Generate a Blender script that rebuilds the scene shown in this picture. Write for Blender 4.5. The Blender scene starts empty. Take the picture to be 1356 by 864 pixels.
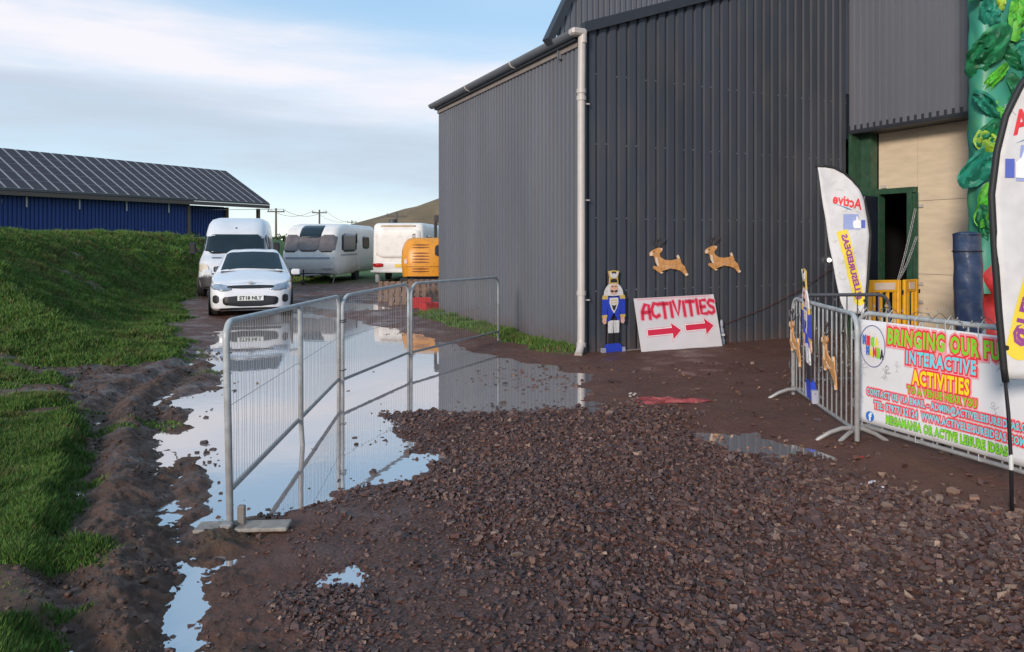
import bpy, math, random
import numpy as np
from mathutils import Vector, Matrix
random.seed(7); rng = np.random.default_rng(7)
sc = bpy.context.scene
col = sc.collection
R = math.radians
# ---------------------------------------------------------------- camera, sky, sun
CAMH, FPX, HOR = 1.6, 970.0, 322.0
cam_d = bpy.data.cameras.new('camera'); cam = bpy.data.objects.new('camera', cam_d); col.objects.link(cam)
cam.location = (0, 0, CAMH); cam.rotation_euler = (R(90), 0, 0)
cam_d.sensor_width = 36; cam_d.lens = FPX/1356*36; cam_d.shift_y = -(432-HOR)/1356
cam_d.clip_start = .05; cam_d.clip_end = 4000
sc.camera = cam
SUN_EL, SUN_AZ = 18.0, 208.0     # azimuth clockwise from +Y (the view direction): behind, to the left
w = bpy.data.worlds.new('World'); sc.world = w; w.use_nodes = True
nt = w.node_tree; nt.nodes.clear(); N = nt.nodes.new; L = nt.links.new
def wmath(op, a, b=None, c=None):
    n = N('ShaderNodeMath'); n.operation = op
    for i, v in enumerate((a, b, c)):
        if v is None: continue
        if isinstance(v, (int, float)): n.inputs[i].default_value = v
        else: L(v, n.inputs[i])
    return n.outputs[0]
sky = N('ShaderNodeTexSky'); sky.sky_type = 'NISHITA'; sky.sun_disc = False
sky.sun_elevation = R(SUN_EL+6); sky.sun_rotation = R(SUN_AZ); sky.air_density = 1.0; sky.dust_density = .8; sky.ozone_density = 1.6
tc = N('ShaderNodeTexCoord'); sp = N('ShaderNodeSeparateXYZ'); L(tc.outputs['Generated'], sp.inputs[0])
X, Y, Z = sp.outputs
hz = wmath('SQRT', wmath('ADD', wmath('MULTIPLY', X, X), wmath('MULTIPLY', Y, Y)))
t = wmath('DIVIDE', Z, wmath('MAXIMUM', hz, .02))
cb = N('ShaderNodeCombineXYZ'); L(wmath('MULTIPLY', X, 1.0), cb.inputs[0]); L(wmath('MULTIPLY', Y, 1.0), cb.inputs[1]); L(wmath('MULTIPLY', t, 6.0), cb.inputs[2])
def wnoise(scale, det=5, off=0.0, rough=.55, dist=0.0):
    m = N('ShaderNodeVectorMath'); m.operation = 'ADD'; L(cb.outputs[0], m.inputs[0]); m.inputs[1].default_value = (off, off*.7, off*.3)
    n = N('ShaderNodeTexNoise'); n.inputs['Scale'].default_value = scale; n.inputs['Detail'].default_value = det
    n.inputs['Roughness'].default_value = rough; n.inputs['Distortion'].default_value = dist; L(m.outputs[0], n.inputs['Vector']); return n.outputs['Fac']
n1 = wnoise(2.2, 6, 3.1); n2 = wnoise(5.5, 7, 9.4, .6); n3 = wnoise(1.1, 4, 5.2)
tt = wmath('ADD', t, wmath('MULTIPLY', wmath('SUBTRACT', n1, .5), .13))
tt = wmath('ADD', tt, wmath('MULTIPLY', X, .10))           # the bands slope down towards the right
def band(cen, wid, amp):
    d = wmath('DIVIDE', wmath('SUBTRACT', tt, cen), wid)
    g = wmath('POWER', 2.718, wmath('MULTIPLY', wmath('MULTIPLY', d, d), -1.0))
    return wmath('MULTIPLY', g, amp)
det = wmath('ADD', .2, wmath('MULTIPLY', n2, 1.5))
b1 = wmath('MULTIPLY', band(.195, .048, 1.0), det)
b3 = wmath('MULTIPLY', band(.128, .030, .75), wmath('ADD', .1, wmath('MULTIPLY', n2, 1.7)))           # bright band
b1b = wmath('MULTIPLY', band(.36, .03, .35), wmath('MULTIPLY', det, n3))
b2 = wmath('MULTIPLY', band(.095, .045, .85), det)           # greyer low band
gen = wmath('MULTIPLY', wmath('SUBTRACT', n3, .46), 1.6)
gen = wmath('MAXIMUM', gen, 0.0)
white = N('ShaderNodeMix'); white.data_type = 'RGBA'
SK = 1.0
def mixc(fac, a, b):
    m = N('ShaderNodeMix'); m.data_type = 'RGBA'; m.clamp_factor = True; L(fac, m.inputs[0])
    for i, v in ((6, a), (7, b)):
        if isinstance(v, tuple): m.inputs[i].default_value = (*v, 1)
        else: L(v, m.inputs[i])
    return m.outputs[2]
mul = N('ShaderNodeMix'); mul.data_type = 'RGBA'; mul.blend_type = 'MULTIPLY'; mul.inputs[0].default_value = 1
L(sky.outputs[0], mul.inputs[6]); mul.inputs[7].default_value = (1.0, 1.0, 1.0, 1)
CB = 1/.12
blue = mixc(wmath('MINIMUM', wmath('MULTIPLY', wmath('MAXIMUM', wmath('SUBTRACT', t, .02), 0), 3.2), 1.0), (.46*CB, .58*CB, .66*CB), (.25*CB, .40*CB, .56*CB))
base = mixc(wmath('MULTIPLY', t, 0.0), blue, blue)
base = mixc(wmath('ADD', 0.18, wmath('MULTIPLY', t, 0.0)), blue, mul.outputs[2])
low = wmath('SUBTRACT', 1.0, wmath('MULTIPLY', wmath('MAXIMUM', t, 0.0), 14.0))
c = mixc(wmath('MULTIPLY', wmath('MAXIMUM', low, 0.0), .75), base, (.68*CB, .70*CB, .60*CB))
c = mixc(b2, c, (.36*CB, .42*CB, .49*CB))
c = mixc(gen, c, (.42*CB, .50*CB, .60*CB))
c = mixc(b3, c, (.33*CB, .39*CB, .47*CB))
c = mixc(b1b, c, (.55*CB, .62*CB, .74*CB))
c = mixc(b1, c, (.58*CB, .57*CB, .61*CB))
bg = N('ShaderNodeBackground'); L(c, bg.inputs[0]); bg.inputs[1].default_value = .12
wo = N('ShaderNodeOutputWorld'); L(bg.outputs[0], wo.inputs[0])
sd_ = bpy.data.lights.new('sun', 'SUN'); sun = bpy.data.objects.new('sun', sd_); col.objects.link(sun)
sd_.energy = 2.0; sd_.angle = R(10); sd_.color = (1.0, .87, .75)
a_, e_ = R(SUN_AZ), R(SUN_EL)
sv = Vector((math.sin(a_)*math.cos(e_), math.cos(a_)*math.cos(e_), math.sin(e_)))
sun.rotation_euler = sv.to_track_quat('Z', 'Y').to_euler()
sc.view_settings.view_transform = 'Standard'; sc.view_settings.look = 'None'
sc.view_settings.exposure = 0.70; sc.view_settings.gamma = 1.0
sc.render.engine = 'CYCLES'

# ---------------------------------------------------------------- helpers
def P(px, py, z=0.0):
    """a point of the ground seen at (px,py), as x,y in metres"""
    Zd = (CAMH-z)*FPX/(py-HOR); return ((px-678)*Zd/FPX, Zd)
_m = {}
def mat(name, c, rough=.6, splash=0.0, rnd=0.0, metal=0.0, var=.12, scale=6.0, bump=0.0, bscale=40.0, spec=.5, emit=None, coat=0.0, attr=None, stretch=None, dirt=None):
    """procedural material: base colour with noise variation, optional bump and low dirt"""
    if name in _m: return _m[name]
    m = bpy.data.materials.new(name); m.use_nodes = True; nt = m.node_tree; b = nt.nodes['Principled BSDF']
    b.inputs['Roughness'].default_value = rough; b.inputs['Metallic'].default_value = metal
    b.inputs['Specular IOR Level'].default_value = spec; b.inputs['Coat Weight'].default_value = coat; b.inputs['Coat Roughness'].default_value = .08
    N = nt.nodes.new; L = nt.links.new
    tc = N('ShaderNodeTexCoord'); mp = N('ShaderNodeMapping'); L(tc.outputs['Object'], mp.inputs[0])
    if stretch: mp.inputs['Scale'].default_value = stretch
    nz = N('ShaderNodeTexNoise'); nz.inputs['Scale'].default_value = scale; nz.inputs['Detail'].default_value = 5; L(mp.outputs[0], nz.inputs[0])
    mr = N('ShaderNodeMapRange'); mr.inputs[1].default_value = .3; mr.inputs[2].default_value = .7; mr.inputs[3].default_value = 1-var; mr.inputs[4].default_value = 1+var
    L(nz.outputs['Fac'], mr.inputs[0])
    mx = N('ShaderNodeVectorMath'); mx.operation = 'SCALE'; mx.inputs[0].default_value = c[:3]; L(mr.outputs[0], mx.inputs['Scale'])
    if attr:
        at = N('ShaderNodeAttribute'); at.attribute_name = attr; L(at.outputs['Color'], mx.inputs[0])
    out = mx.outputs[0]
    if dirt:
        n2 = N('ShaderNodeTexNoise'); n2.inputs['Scale'].default_value = scale*2.3; n2.inputs['Detail'].default_value = 6; L(mp.outputs[0], n2.inputs[0])
        r2 = N('ShaderNodeMapRange'); r2.inputs[1].default_value = .5; r2.inputs[2].default_value = .75; r2.inputs[4].default_value = dirt[3]; L(n2.outputs['Fac'], r2.inputs[0])
        mm = N('ShaderNodeMix'); mm.data_type = 'RGBA'; L(r2.outputs[0], mm.inputs[0]); L(out, mm.inputs[6]); mm.inputs[7].default_value = (*dirt[:3], 1); out = mm.outputs[2]
    if rnd:
        oi = N('ShaderNodeObjectInfo'); r3 = N('ShaderNodeMapRange'); r3.inputs[3].default_value = 1-rnd; r3.inputs[4].default_value = 1+rnd; L(oi.outputs['Random'], r3.inputs[0])
        v3 = N('ShaderNodeVectorMath'); v3.operation = 'SCALE'; L(out, v3.inputs[0]); L(r3.outputs[0], v3.inputs['Scale']); out = v3.outputs[0]
    if splash:      # mud thrown up on the foot of the wall, and thin run marks
        sx = N('ShaderNodeSeparateXYZ'); L(tc.outputs['Object'], sx.inputs[0])
        n4 = N('ShaderNodeTexNoise'); n4.inputs['Scale'].default_value = 5; n4.inputs['Detail'].default_value = 7; n4.inputs['Roughness'].default_value = .7; L(tc.outputs['Object'], n4.inputs[0])
        h4 = N('ShaderNodeMath'); h4.operation = 'MULTIPLY_ADD'; L(n4.outputs['Fac'], h4.inputs[0]); h4.inputs[1].default_value = 1.1; h4.inputs[2].default_value = splash-.62
        d4 = N('ShaderNodeMath'); d4.operation = 'SUBTRACT'; L(h4.outputs[0], d4.inputs[0]); L(sx.outputs[2], d4.inputs[1])
        r4 = N('ShaderNodeMapRange'); r4.inputs[1].default_value = -.12; r4.inputs[2].default_value = .25; r4.inputs[4].default_value = .45; L(d4.outputs[0], r4.inputs[0])
        m4 = N('ShaderNodeMix'); m4.data_type = 'RGBA'; L(r4.outputs[0], m4.inputs[0]); L(out, m4.inputs[6]); m4.inputs[7].default_value = (.12, .075, .055, 1); out = m4.outputs[2]
    L(out, b.inputs['Base Color'])
    if bump:
        bn = N('ShaderNodeTexNoise'); bn.inputs['Scale'].default_value = bscale; bn.inputs['Detail'].default_value = 4; L(mp.outputs[0], bn.inputs[0])
        bp = N('ShaderNodeBump'); bp.inputs['Strength'].default_value = bump; bp.inputs['Distance'].default_value = .01; L(bn.outputs['Fac'], bp.inputs['Height']); L(bp.outputs[0], b.inputs['Normal'])
    if emit: b.inputs['Emission Color'].default_value = (*emit[:3], 1); b.inputs['Emission Strength'].default_value = emit[3]
    _m[name] = m; return m

class MB:
    def __init__(s): s.v = []; s.f = []
    def add(s, vs, fs, M=None):
        o = len(s.v)
        s.v += [tuple(M @ Vector(p)) if M else tuple(p) for p in vs]; s.f += [tuple(o+i for i in f) for f in fs]; return s
    def box(s, c, d, M=None, bev=0.0):
        x, y, z = c; a, b, e = (q/2 for q in d)
        if bev <= 0:
            vs = [(x+i*a, y+j*b, z+k*e) for k in (-1, 1) for j in (-1, 1) for i in (-1, 1)]
            return s.add(vs, [(0, 2, 3, 1), (4, 5, 7, 6), (0, 1, 5, 4), (2, 6, 7, 3), (0, 4, 6, 2), (1, 3, 7, 5)], M)
        r = min(bev, a*.49, b*.49, e*.49); lv = []
        for zz, q in ((-e, r), (-e+r, 0), (e-r, 0), (e, r)):
            A, B = a-q, b-q; k = r if q == 0 else r*.6
            for sx, sy, fl in ((1, 1, 0), (-1, 1, 1), (-1, -1, 0), (1, -1, 1)):
                p1 = (x+sx*A, y+sy*(B-k), z+zz); p2 = (x+sx*(A-k), y+sy*B, z+zz)
                lv += [p1, p2] if not fl else [p2, p1]
        fs = [tuple(range(7, -1, -1)), tuple(range(24, 32))]
        for l in range(3):
            for i in range(8): j = (i+1) % 8; fs.append((l*8+i, l*8+j, l*8+8+j, l*8+8+i))
        return s.add(lv, fs, M)
    def path(s, pts, r, n=8, cap=True, closed=False):
        pts = [Vector(p) for p in pts]; m = len(pts); o = len(s.v); up = None
        for i, p in enumerate(pts):
            if closed: d = pts[(i+1) % m]-pts[i-1]
            else: d = (pts[min(i+1, m-1)]-pts[max(i-1, 0)])
            d.normalize()
            if up is None: up = Vector((0, 0, 1)) if abs(d.z) < .9 else Vector((1, 0, 0))
            a = d.cross(up).normalized(); b = a.cross(d).normalized(); up = b
            rr = r[i] if isinstance(r, (list, tuple)) else r
            for k in range(n):
                t = 2*math.pi*k/n; s.v.append(tuple(p+a*math.cos(t)*rr+b*math.sin(t)*rr))
        for i in range(m if closed else m-1):
            i2 = (i+1) % m
            for k in range(n):
                k2 = (k+1) % n; s.f.append((o+i*n+k, o+i2*n+k, o+i2*n+k2, o+i*n+k2))
        if cap and not closed: s.f.append(tuple(o+k for k in range(n))); s.f.append(tuple(o+(m-1)*n+k for k in reversed(range(n))))
        return s
    def tube(s, p0, p1, r, n=8): return s.path([p0, p1], r, n)
    def prism(s, poly, d0, d1, f):
        """poly: 2-D outline (list); f(u,v,d)->xyz; closed slab between d0 and d1"""
        n = len(poly); o = len(s.v)
        for d in (d0, d1): s.v += [tuple(f(u, v, d)) for u, v in poly]
        s.f.append(tuple(o+i for i in range(n))); s.f.append(tuple(o+n+i for i in reversed(range(n))))
        for i in range(n): j = (i+1) % n; s.f.append((o+i, o+n+i, o+n+j, o+j))
        return s
    def grid(s, nu, nv, f, thick=None):
        """surface f(u,v,d) u,v in 0..1; d = 0 and, if thick, d = thick closed slab"""
        o = len(s.v); ds = [0.0] if thick is None else [0.0, thick]; Q = (nu+1)*(nv+1)
        for d in ds:
            for j in range(nv+1):
                for i in range(nu+1): s.v.append(tuple(f(i/nu, j/nv, d)))
        id_ = lambda i, j, l: o+l*Q+j*(nu+1)+i
        for j in range(nv):
            for i in range(nu):
                s.f.append((id_(i, j, 0), id_(i+1, j, 0), id_(i+1, j+1, 0), id_(i, j+1, 0)))
                if thick is not None: s.f.append((id_(i, j, 1), id_(i, j+1, 1), id_(i+1, j+1, 1), id_(i+1, j, 1)))
        if thick is not None:
            for i in range(nu):
                s.f.append((id_(i, 0, 0), id_(i, 0, 1), id_(i+1, 0, 1), id_(i+1, 0, 0))); s.f.append((id_(i, nv, 0), id_(i+1, nv, 0), id_(i+1, nv, 1), id_(i, nv, 1)))
            for j in range(nv):
                s.f.append((id_(0, j, 0), id_(0, j+1, 0), id_(0, j+1, 1), id_(0, j, 1))); s.f.append((id_(nu, j, 0), id_(nu, j, 1), id_(nu, j+1, 1), id_(nu, j+1, 0)))
        return s
    def lathe(s, prof, n, M=None):
        """prof: (r,z) list turned about z"""
        o = len(s.v); vs = []; fs = []
        for r, z in prof:
            for k in range(n): t = 2*math.pi*k/n; vs.append((r*math.cos(t), r*math.sin(t), z))
        for i in range(len(prof)-1):
            for k in range(n): k2 = (k+1) % n; fs.append((i*n+k, i*n+k2, (i+1)*n+k2, (i+1)*n+k))
        fs.append(tuple(reversed(range(n)))); fs.append(tuple((len(prof)-1)*n+k for k in range(n)))
        return s.add(vs, fs, M)
    def build(s, name, m, parent=None, smooth=False, loc=None):
        me = bpy.data.meshes.new(name); me.from_pydata(s.v, [], s.f); me.update()
        if m: me.materials.append(m)
        fix_normals(me)
        if smooth: me.shade_smooth() if smooth is True else None
        if smooth and smooth is not True:
            me.shade_smooth()
            try: me.set_sharp_from_angle(angle=R(smooth))
            except Exception: pass
        o = bpy.data.objects.new(name, me); col.objects.link(o)
        if parent: o.parent = parent
        if loc: o.location = loc
        return o
import bmesh
def fix_normals(me):
    b = bmesh.new(); b.from_mesh(me); bmesh.ops.recalc_face_normals(b, faces=b.faces); b.to_mesh(me); b.free()
def thing(name, label, cat, loc=(0, 0, 0), rz=0.0, group=None):
    o = bpy.data.objects.new(name, None); col.objects.link(o); o.location = loc; o.rotation_euler = (0, 0, rz); o.empty_display_size = .2
    o['label'] = label; o['category'] = cat
    if group: o['group'] = group
    return o
def tag(o, label, cat, group=None):
    o['label'] = label; o['category'] = cat
    if group: o['group'] = group
    return o
def struct(o): o['kind'] = 'structure'; return o
def stuff(o): o['kind'] = 'stuff'; return o
def copy_tree(o, parent=None):
    c = o.copy(); col.objects.link(c)
    if parent: c.parent = parent
    for ch in list(o.children): copy_tree(ch, c)
    return c
def text_obj(body, size, m, parent, f, name='lettering', outline=0.0, align='LEFT', shear=0.0, thick=.001, width=None, spacing=1.0, res=2):
    """flat lettering; f(u,v,d)->xyz maps text plane to the place; width: stretch the line to that length"""
    cu = bpy.data.curves.new('t', 'FONT'); cu.body = body; cu.size = size; cu.offset = outline; cu.shear = shear; cu.space_character = spacing; cu.resolution_u = res
    cu.extrude = thick/2; cu.fill_mode = 'BOTH'
    o = bpy.data.objects.new('t', cu); col.objects.link(o)
    bpy.context.view_layer.update()
    me = bpy.data.meshes.new_from_object(o.evaluated_get(bpy.context.evaluated_depsgraph_get())); bpy.data.objects.remove(o)
    n = len(me.vertices); a = np.empty(n*3, 'f'); me.vertices.foreach_get('co', a); a = a.reshape(-1, 3)
    x0, x1 = a[:, 0].min(), a[:, 0].max()
    sx = (width/(x1-x0)) if width else 1.0
    sh = {'LEFT': 0, 'CENTER': .5, 'RIGHT': 1}[align]
    out = [f((p[0]-x0-sh*(x1-x0))*sx, p[1], p[2]) for p in a]
    me.vertices.foreach_set('co', np.array(out, 'f').ravel()); me.materials.clear(); me.materials.append(m); me.name = name; me.update()
    ob = bpy.data.objects.new(name, me); col.objects.link(ob)
    if parent: ob.parent = parent
    return ob
def arc(cx, cy, rx, ry, a0, a1, n): return [(cx+rx*math.cos(R(a0+(a1-a0)*i/n)), cy+ry*math.sin(R(a0+(a1-a0)*i/n))) for i in range(n+1)]

# ---------------------------------------------------------------- noise and terrain
def _hash(i, j, s):
    n = (i.astype(np.int64)*374761393+j.astype(np.int64)*668265263+s*1442695041) & 0xFFFFFFFF
    n = ((n ^ (n >> 13))*1274126177) & 0xFFFFFFFF; n = n ^ (n >> 16); return (n & 0xFFFF)/65535.0
def vn(x, y, s=0):
    i = np.floor(x); j = np.floor(y); fx = x-i; fy = y-j; fx = fx*fx*fx*(fx*(fx*6-15)+10); fy = fy*fy*fy*(fy*(fy*6-15)+10)
    a = _hash(i, j, s); b = _hash(i+1, j, s); c = _hash(i, j+1, s); d = _hash(i+1, j+1, s)
    return (a+(b-a)*fx)*(1-fy)+(c+(d-c)*fx)*fy
def fbm(x, y, o=4, s=0, g=.5):
    t = 0; a = 1; n = 0
    for k in range(o): t = t+a*vn(x*2**k+17.3*k, y*2**k-9.1*k, s+k); n += a; a *= g
    return t/n
def sst(a, b, x): t = np.clip((x-a)/(b-a), 0, 1); return t*t*(3-2*t)
def sdf(x, y, poly):
    """signed distance, negative inside"""
    d = np.full(x.shape, 1e9); ins = np.zeros(x.shape, bool); n = len(poly)
    for i in range(n):
        ax, ay = poly[i]; bx, by = poly[(i+1) % n]; ex, ey = bx-ax, by-ay
        t = np.clip(((x-ax)*ex+(y-ay)*ey)/(ex*ex+ey*ey+1e-12), 0, 1)
        d = np.minimum(d, (x-ax-t*ex)**2+(y-ay-t*ey)**2)
        c = ((ay > y) != (by > y)) & (x < (bx-ax)*(y-ay)/((by-ay) if by != ay else 1e-12)+ax); ins ^= c
    return np.where(ins, -1, 1)*np.sqrt(d)
def segd(x, y, pts):
    d = np.full(x.shape, 1e9)
    for (ax, ay), (bx, by) in zip(pts[:-1], pts[1:]):
        ex, ey = bx-ax, by-ay; t = np.clip(((x-ax)*ex+(y-ay)*ey)/(ex*ex+ey*ey), 0, 1); d = np.minimum(d, np.hypot(x-ax-t*ex, y-ay-t*ey))
    return d
W_MAIN = [P(*q) for q in [(262, 690), (268, 645), (215, 602), (240, 565), (228, 532), (284, 512), (265, 472), (285, 440), (300, 419), (345, 413), (420, 416), (470, 424), (520, 434), (565, 446), (620, 466), (700, 480), (768, 495), (776, 520), (770, 546), (700, 540), (640, 545), (560, 548), (512, 556), (500, 580), (545, 592), (577, 602), (574, 634), (530, 638), (478, 645), (440, 657), (392, 682), (350, 697)]]
W_SMALL = [([P(*q) for q in pl], dep) for pl, dep in [
    ([(245, 850), (268, 750), (300, 730), (335, 742), (325, 790), (290, 855)], .012),
    ([(432, 775), (425, 745), (470, 735), (495, 755), (485, 785)], .012),
    ([(575, 750), (600, 735), (650, 738), (660, 752), (610, 760)], .02),
    ([(570, 612), (600, 600), (660, 602), (690, 610), (640, 620)], .025),
    ([(915, 570), (1000, 574), (1080, 596), (1095, 610), (1010, 604), (940, 588)], .005),
    ([(1150, 640), (1165, 638), (1180, 641), (1168, 643)], .008),
    ([(395, 402), (450, 400), (500, 404), (520, 410), (450, 413)], .03),
    ([(300, 402), (330, 398), (380, 402), (370, 410), (310, 410)], .02)]]
BANK = [(-10.1, 23.5), (-7.6, 16.7), (-5.1, 11.2), (-4.6, 9.9), (-5.1, 9.2), (-6.5, 9.0), (-9, 9.3), (-30, 10.5), (-60, 40), (-40, 75), (-10.5, 75), (-9.8, 26.5)]
LAWN = [P(*q) for q in [(-200, 1300), (30, 1050), (66, 880), (80, 780), (94, 690), (108, 610), (105, 560), (80, 512), (0, 476), (-300, 430), (-900, 500), (-1200, 1300)]]
GRAV = [P(*q) for q in [(512, 556), (560, 549), (700, 541), (775, 545), (860, 538), (905, 562), (960, 596), (1060, 612), (1160, 655), (1260, 690), (1400, 712), (1700, 760), (1700, 1100), (380, 1100), (400, 800), (430, 740), (385, 700), (440, 662), (478, 648), (530, 642), (576, 637), (577, 600), (500, 580)]]
MUDL = [P(*q) for q in [(100, 1000), (60, 800), (90, 620), (70, 520), (-200, 470), (-200, 415), (60, 445), (180, 480), (262, 465), (268, 520), (230, 560), (262, 650), (262, 700), (300, 760), (300, 1000)]]
RUTS = [[P(*q) for q in [(95, 900), (60, 850), (75, 740), (105, 640), (130, 560), (170, 520), (250, 482)]], [P(*q) for q in [(255, 900), (235, 760), (225, 660), (222, 590), (200, 540), (250, 500), (272, 440)]]]
def terrain(x, y):
    """returns z and masks grass, gravel, mud"""
    x = np.asarray(x, float); y = np.asarray(y, float)
    wx = x+.22*(fbm(x*2.2, y*2.2, 4, 11)-.5)*2; wy = y+.3*(fbm(x*2.2, y*2.2, 4, 23)-.5)*2
    s = sdf(wx, wy, W_MAIN)
    s = s+.07*sst(-1.6, -2.1, x)+.17*(fbm(x*6, y*6, 4, 13)-.5)
    z = np.clip(s*.11, -.08, .045)
    for pl, dep in W_SMALL:
        s2 = sdf(wx, wy, pl); z = np.minimum(z, np.clip(s2*.12, -dep, .045))
    z = z+.012*(fbm(x*1.1, y*1.1, 3, 5)-.5)
    sg = sdf(wx, wy, GRAV); g = 1-sst(-.12, .12, sg)
    z = z+g*(.016*sst(0, -.7, sg)+.014*(fbm(x*9, y*9, 3, 8)-.5)+.022*(fbm(x*1.7, y*1.7, 2, 9)-.45))
    # gravel thrown out over the shallow water by the wall
    sm = sdf(wx, wy, MUDL); m = 1-sst(-.15, .35, sm)
    rid = 1-np.abs(fbm(x*3.6, y*3.0, 4, 31)*2-1)
    rid2 = 1-np.abs(fbm(x*8.5, y*7.0, 3, 37)*2-1)
    out = sst(-.03, .12, s)
    z = z+m*out*(.024*(rid-.80)*1.6+.030*(rid2-.75)+.050*(fbm(x*17, y*15, 3, 41, .65)-.5)+.016*(1-np.abs(fbm(x*38, y*30, 2, 43)*2-1)-.7)+.014)
    for k, rt in enumerate(RUTS):
        d = segd(x, y, rt); z = z-m*out*(.045*np.exp(-(d/.10)**2)-.025*np.exp(-((d-.22)/.09)**2))*(1 if k == 0 else .7)
    z = z+(1-m)*(1-g)*out*.010*(fbm(x*7, y*7, 3, 51)-.5)
    sl = sdf(wx, wy, LAWN); l = 1-sst(-.1, .06, sl)
    z = z+(.05*sst(.05, -.12, sl)+.15*sst(0, -3, sl)+.025*l*(fbm(x*3, y*3, 3, 61)-.5))
    sb = sdf(wx+.6*(fbm(x*.6, y*.6, 2, 71)-.5), wy, BANK)
    tY = sst(13, 20, y); bk = (2.12-.28*tY)*sst(0, 1, (.1-sb)/(6.4-2.0*tY))-.9*sst(-10, -22, sb)
    bk = bk*(1-sst(40, 70, y))
    z = z+bk+.10*sst(0, -1.2, sb)*(fbm(x*1.6, y*1.6, 4, 81)-.5)+.35*sst(-2, -6, sb)*(fbm(x*.35, y*.35, 2, 83)-.5)*.5
    gm = np.maximum(1-sst(-.25, .15, sb+.6*(fbm(x*2.5, y*2.5, 4, 91)-.5)), 1-sst(-.25, .1, sl-.08+.22*(fbm(x*4, y*4, 3, 93)-.5)))
    strip = P(120, 640)
    patch = sst(.62, .72, fbm(x*1.4, y*1.9, 4, 95))*m*.35*sst(3.2, 5.0, y)
    bare = sst(.57, .66, fbm(x*.9, y*1.6, 4, 97))*sst(-2.4, -.6, sb)*sst(11.5, 9.2, y)
    gm = np.clip(np.maximum(gm, patch)-bare*.9-.75*sst(.66, .74, fbm(x*1.1+5, y*1.9, 4, 96))*sst(30, 20, y)*sst(7.5, 9, y), 0, 1)
    far = sst(26, 34, y); gm = np.maximum(gm, far*sst(.2, .5, fbm(x*.08, y*.08, 3, 99)+.25))
    # weedy strip along the foot of the shed's side wall
    wl = segd(wx, wy, [(.75, 10.5), (-1.75, 15.7)]); gm = np.maximum(gm, (1-sst(.18, .42, wl+.2*(fbm(x*5, y*5, 3, 98)-.5)))*.95)
    z = z+.03*(1-sst(.2, .5, wl))
    return z, gm, g*(1-gm), m
def Hz(x, y): return float(terrain(np.array([x]), np.array([y]))[0][0])

def ground():
    a = np.concatenate([np.linspace(-180, -60, 25)[:-1], np.linspace(-60, -40, 24)[:-1], np.linspace(-40, 40, 560), np.linspace(40, 60, 24)[1:], np.linspace(60, 180, 25)[1:]])
    a = np.radians(a[:-1])          # wraps round
    r = np.concatenate([[.3, .8, 1.4, 1.9], np.geomspace(2.3, 30, 520), np.geomspace(31, 1500, 60)])
    na, nr = len(a), len(r)
    A, Rr = np.meshgrid(a, r)
    x = (np.sin(A)*Rr).ravel(); y = (np.cos(A)*Rr).ravel()
    z, gm, gr, m = terrain(x, y)
    v = np.stack([x, y, z], 1); v = np.vstack([v, [[0, 0, .04]]])
    i = np.arange(nr-1)[:, None]*na; j = np.arange(na)[None, :]; j2 = (j+1) % na
    q = np.stack([i+j, i+j2, i+na+j2, i+na+j], -1).reshape(-1, 4)[:, ::-1]
    me = bpy.data.meshes.new('ground'); nf = len(q)
    me.vertices.add(len(v)); me.vertices.foreach_set('co', v.astype('f').ravel())
    tri = np.stack([np.full(na, len(v)-1), np.arange(na), (np.arange(na)+1) % na], -1)[:, ::-1]
    me.loops.add(nf*4+na*3); me.loops.foreach_set('vertex_index', np.concatenate([q.ravel(), tri.ravel()]).astype('i'))
    me.polygons.add(nf+na); me.polygons.foreach_set('loop_start', np.concatenate([np.arange(nf)*4, nf*4+np.arange(na)*3]).astype('i'))
    me.update(calc_edges=True)
    ca = me.color_attributes.new('Zone', 'FLOAT_COLOR', 'POINT')
    c4 = np.ones((len(v), 4), 'f'); c4[:-1, 0] = gm; c4[:-1, 1] = gr; c4[:-1, 2] = m; ca.data.foreach_set('color', c4.ravel())
    me.shade_smooth(); me.materials.append(ground_mat())
    o = bpy.data.objects.new('ground', me); col.objects.link(o); return struct(o)
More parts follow.
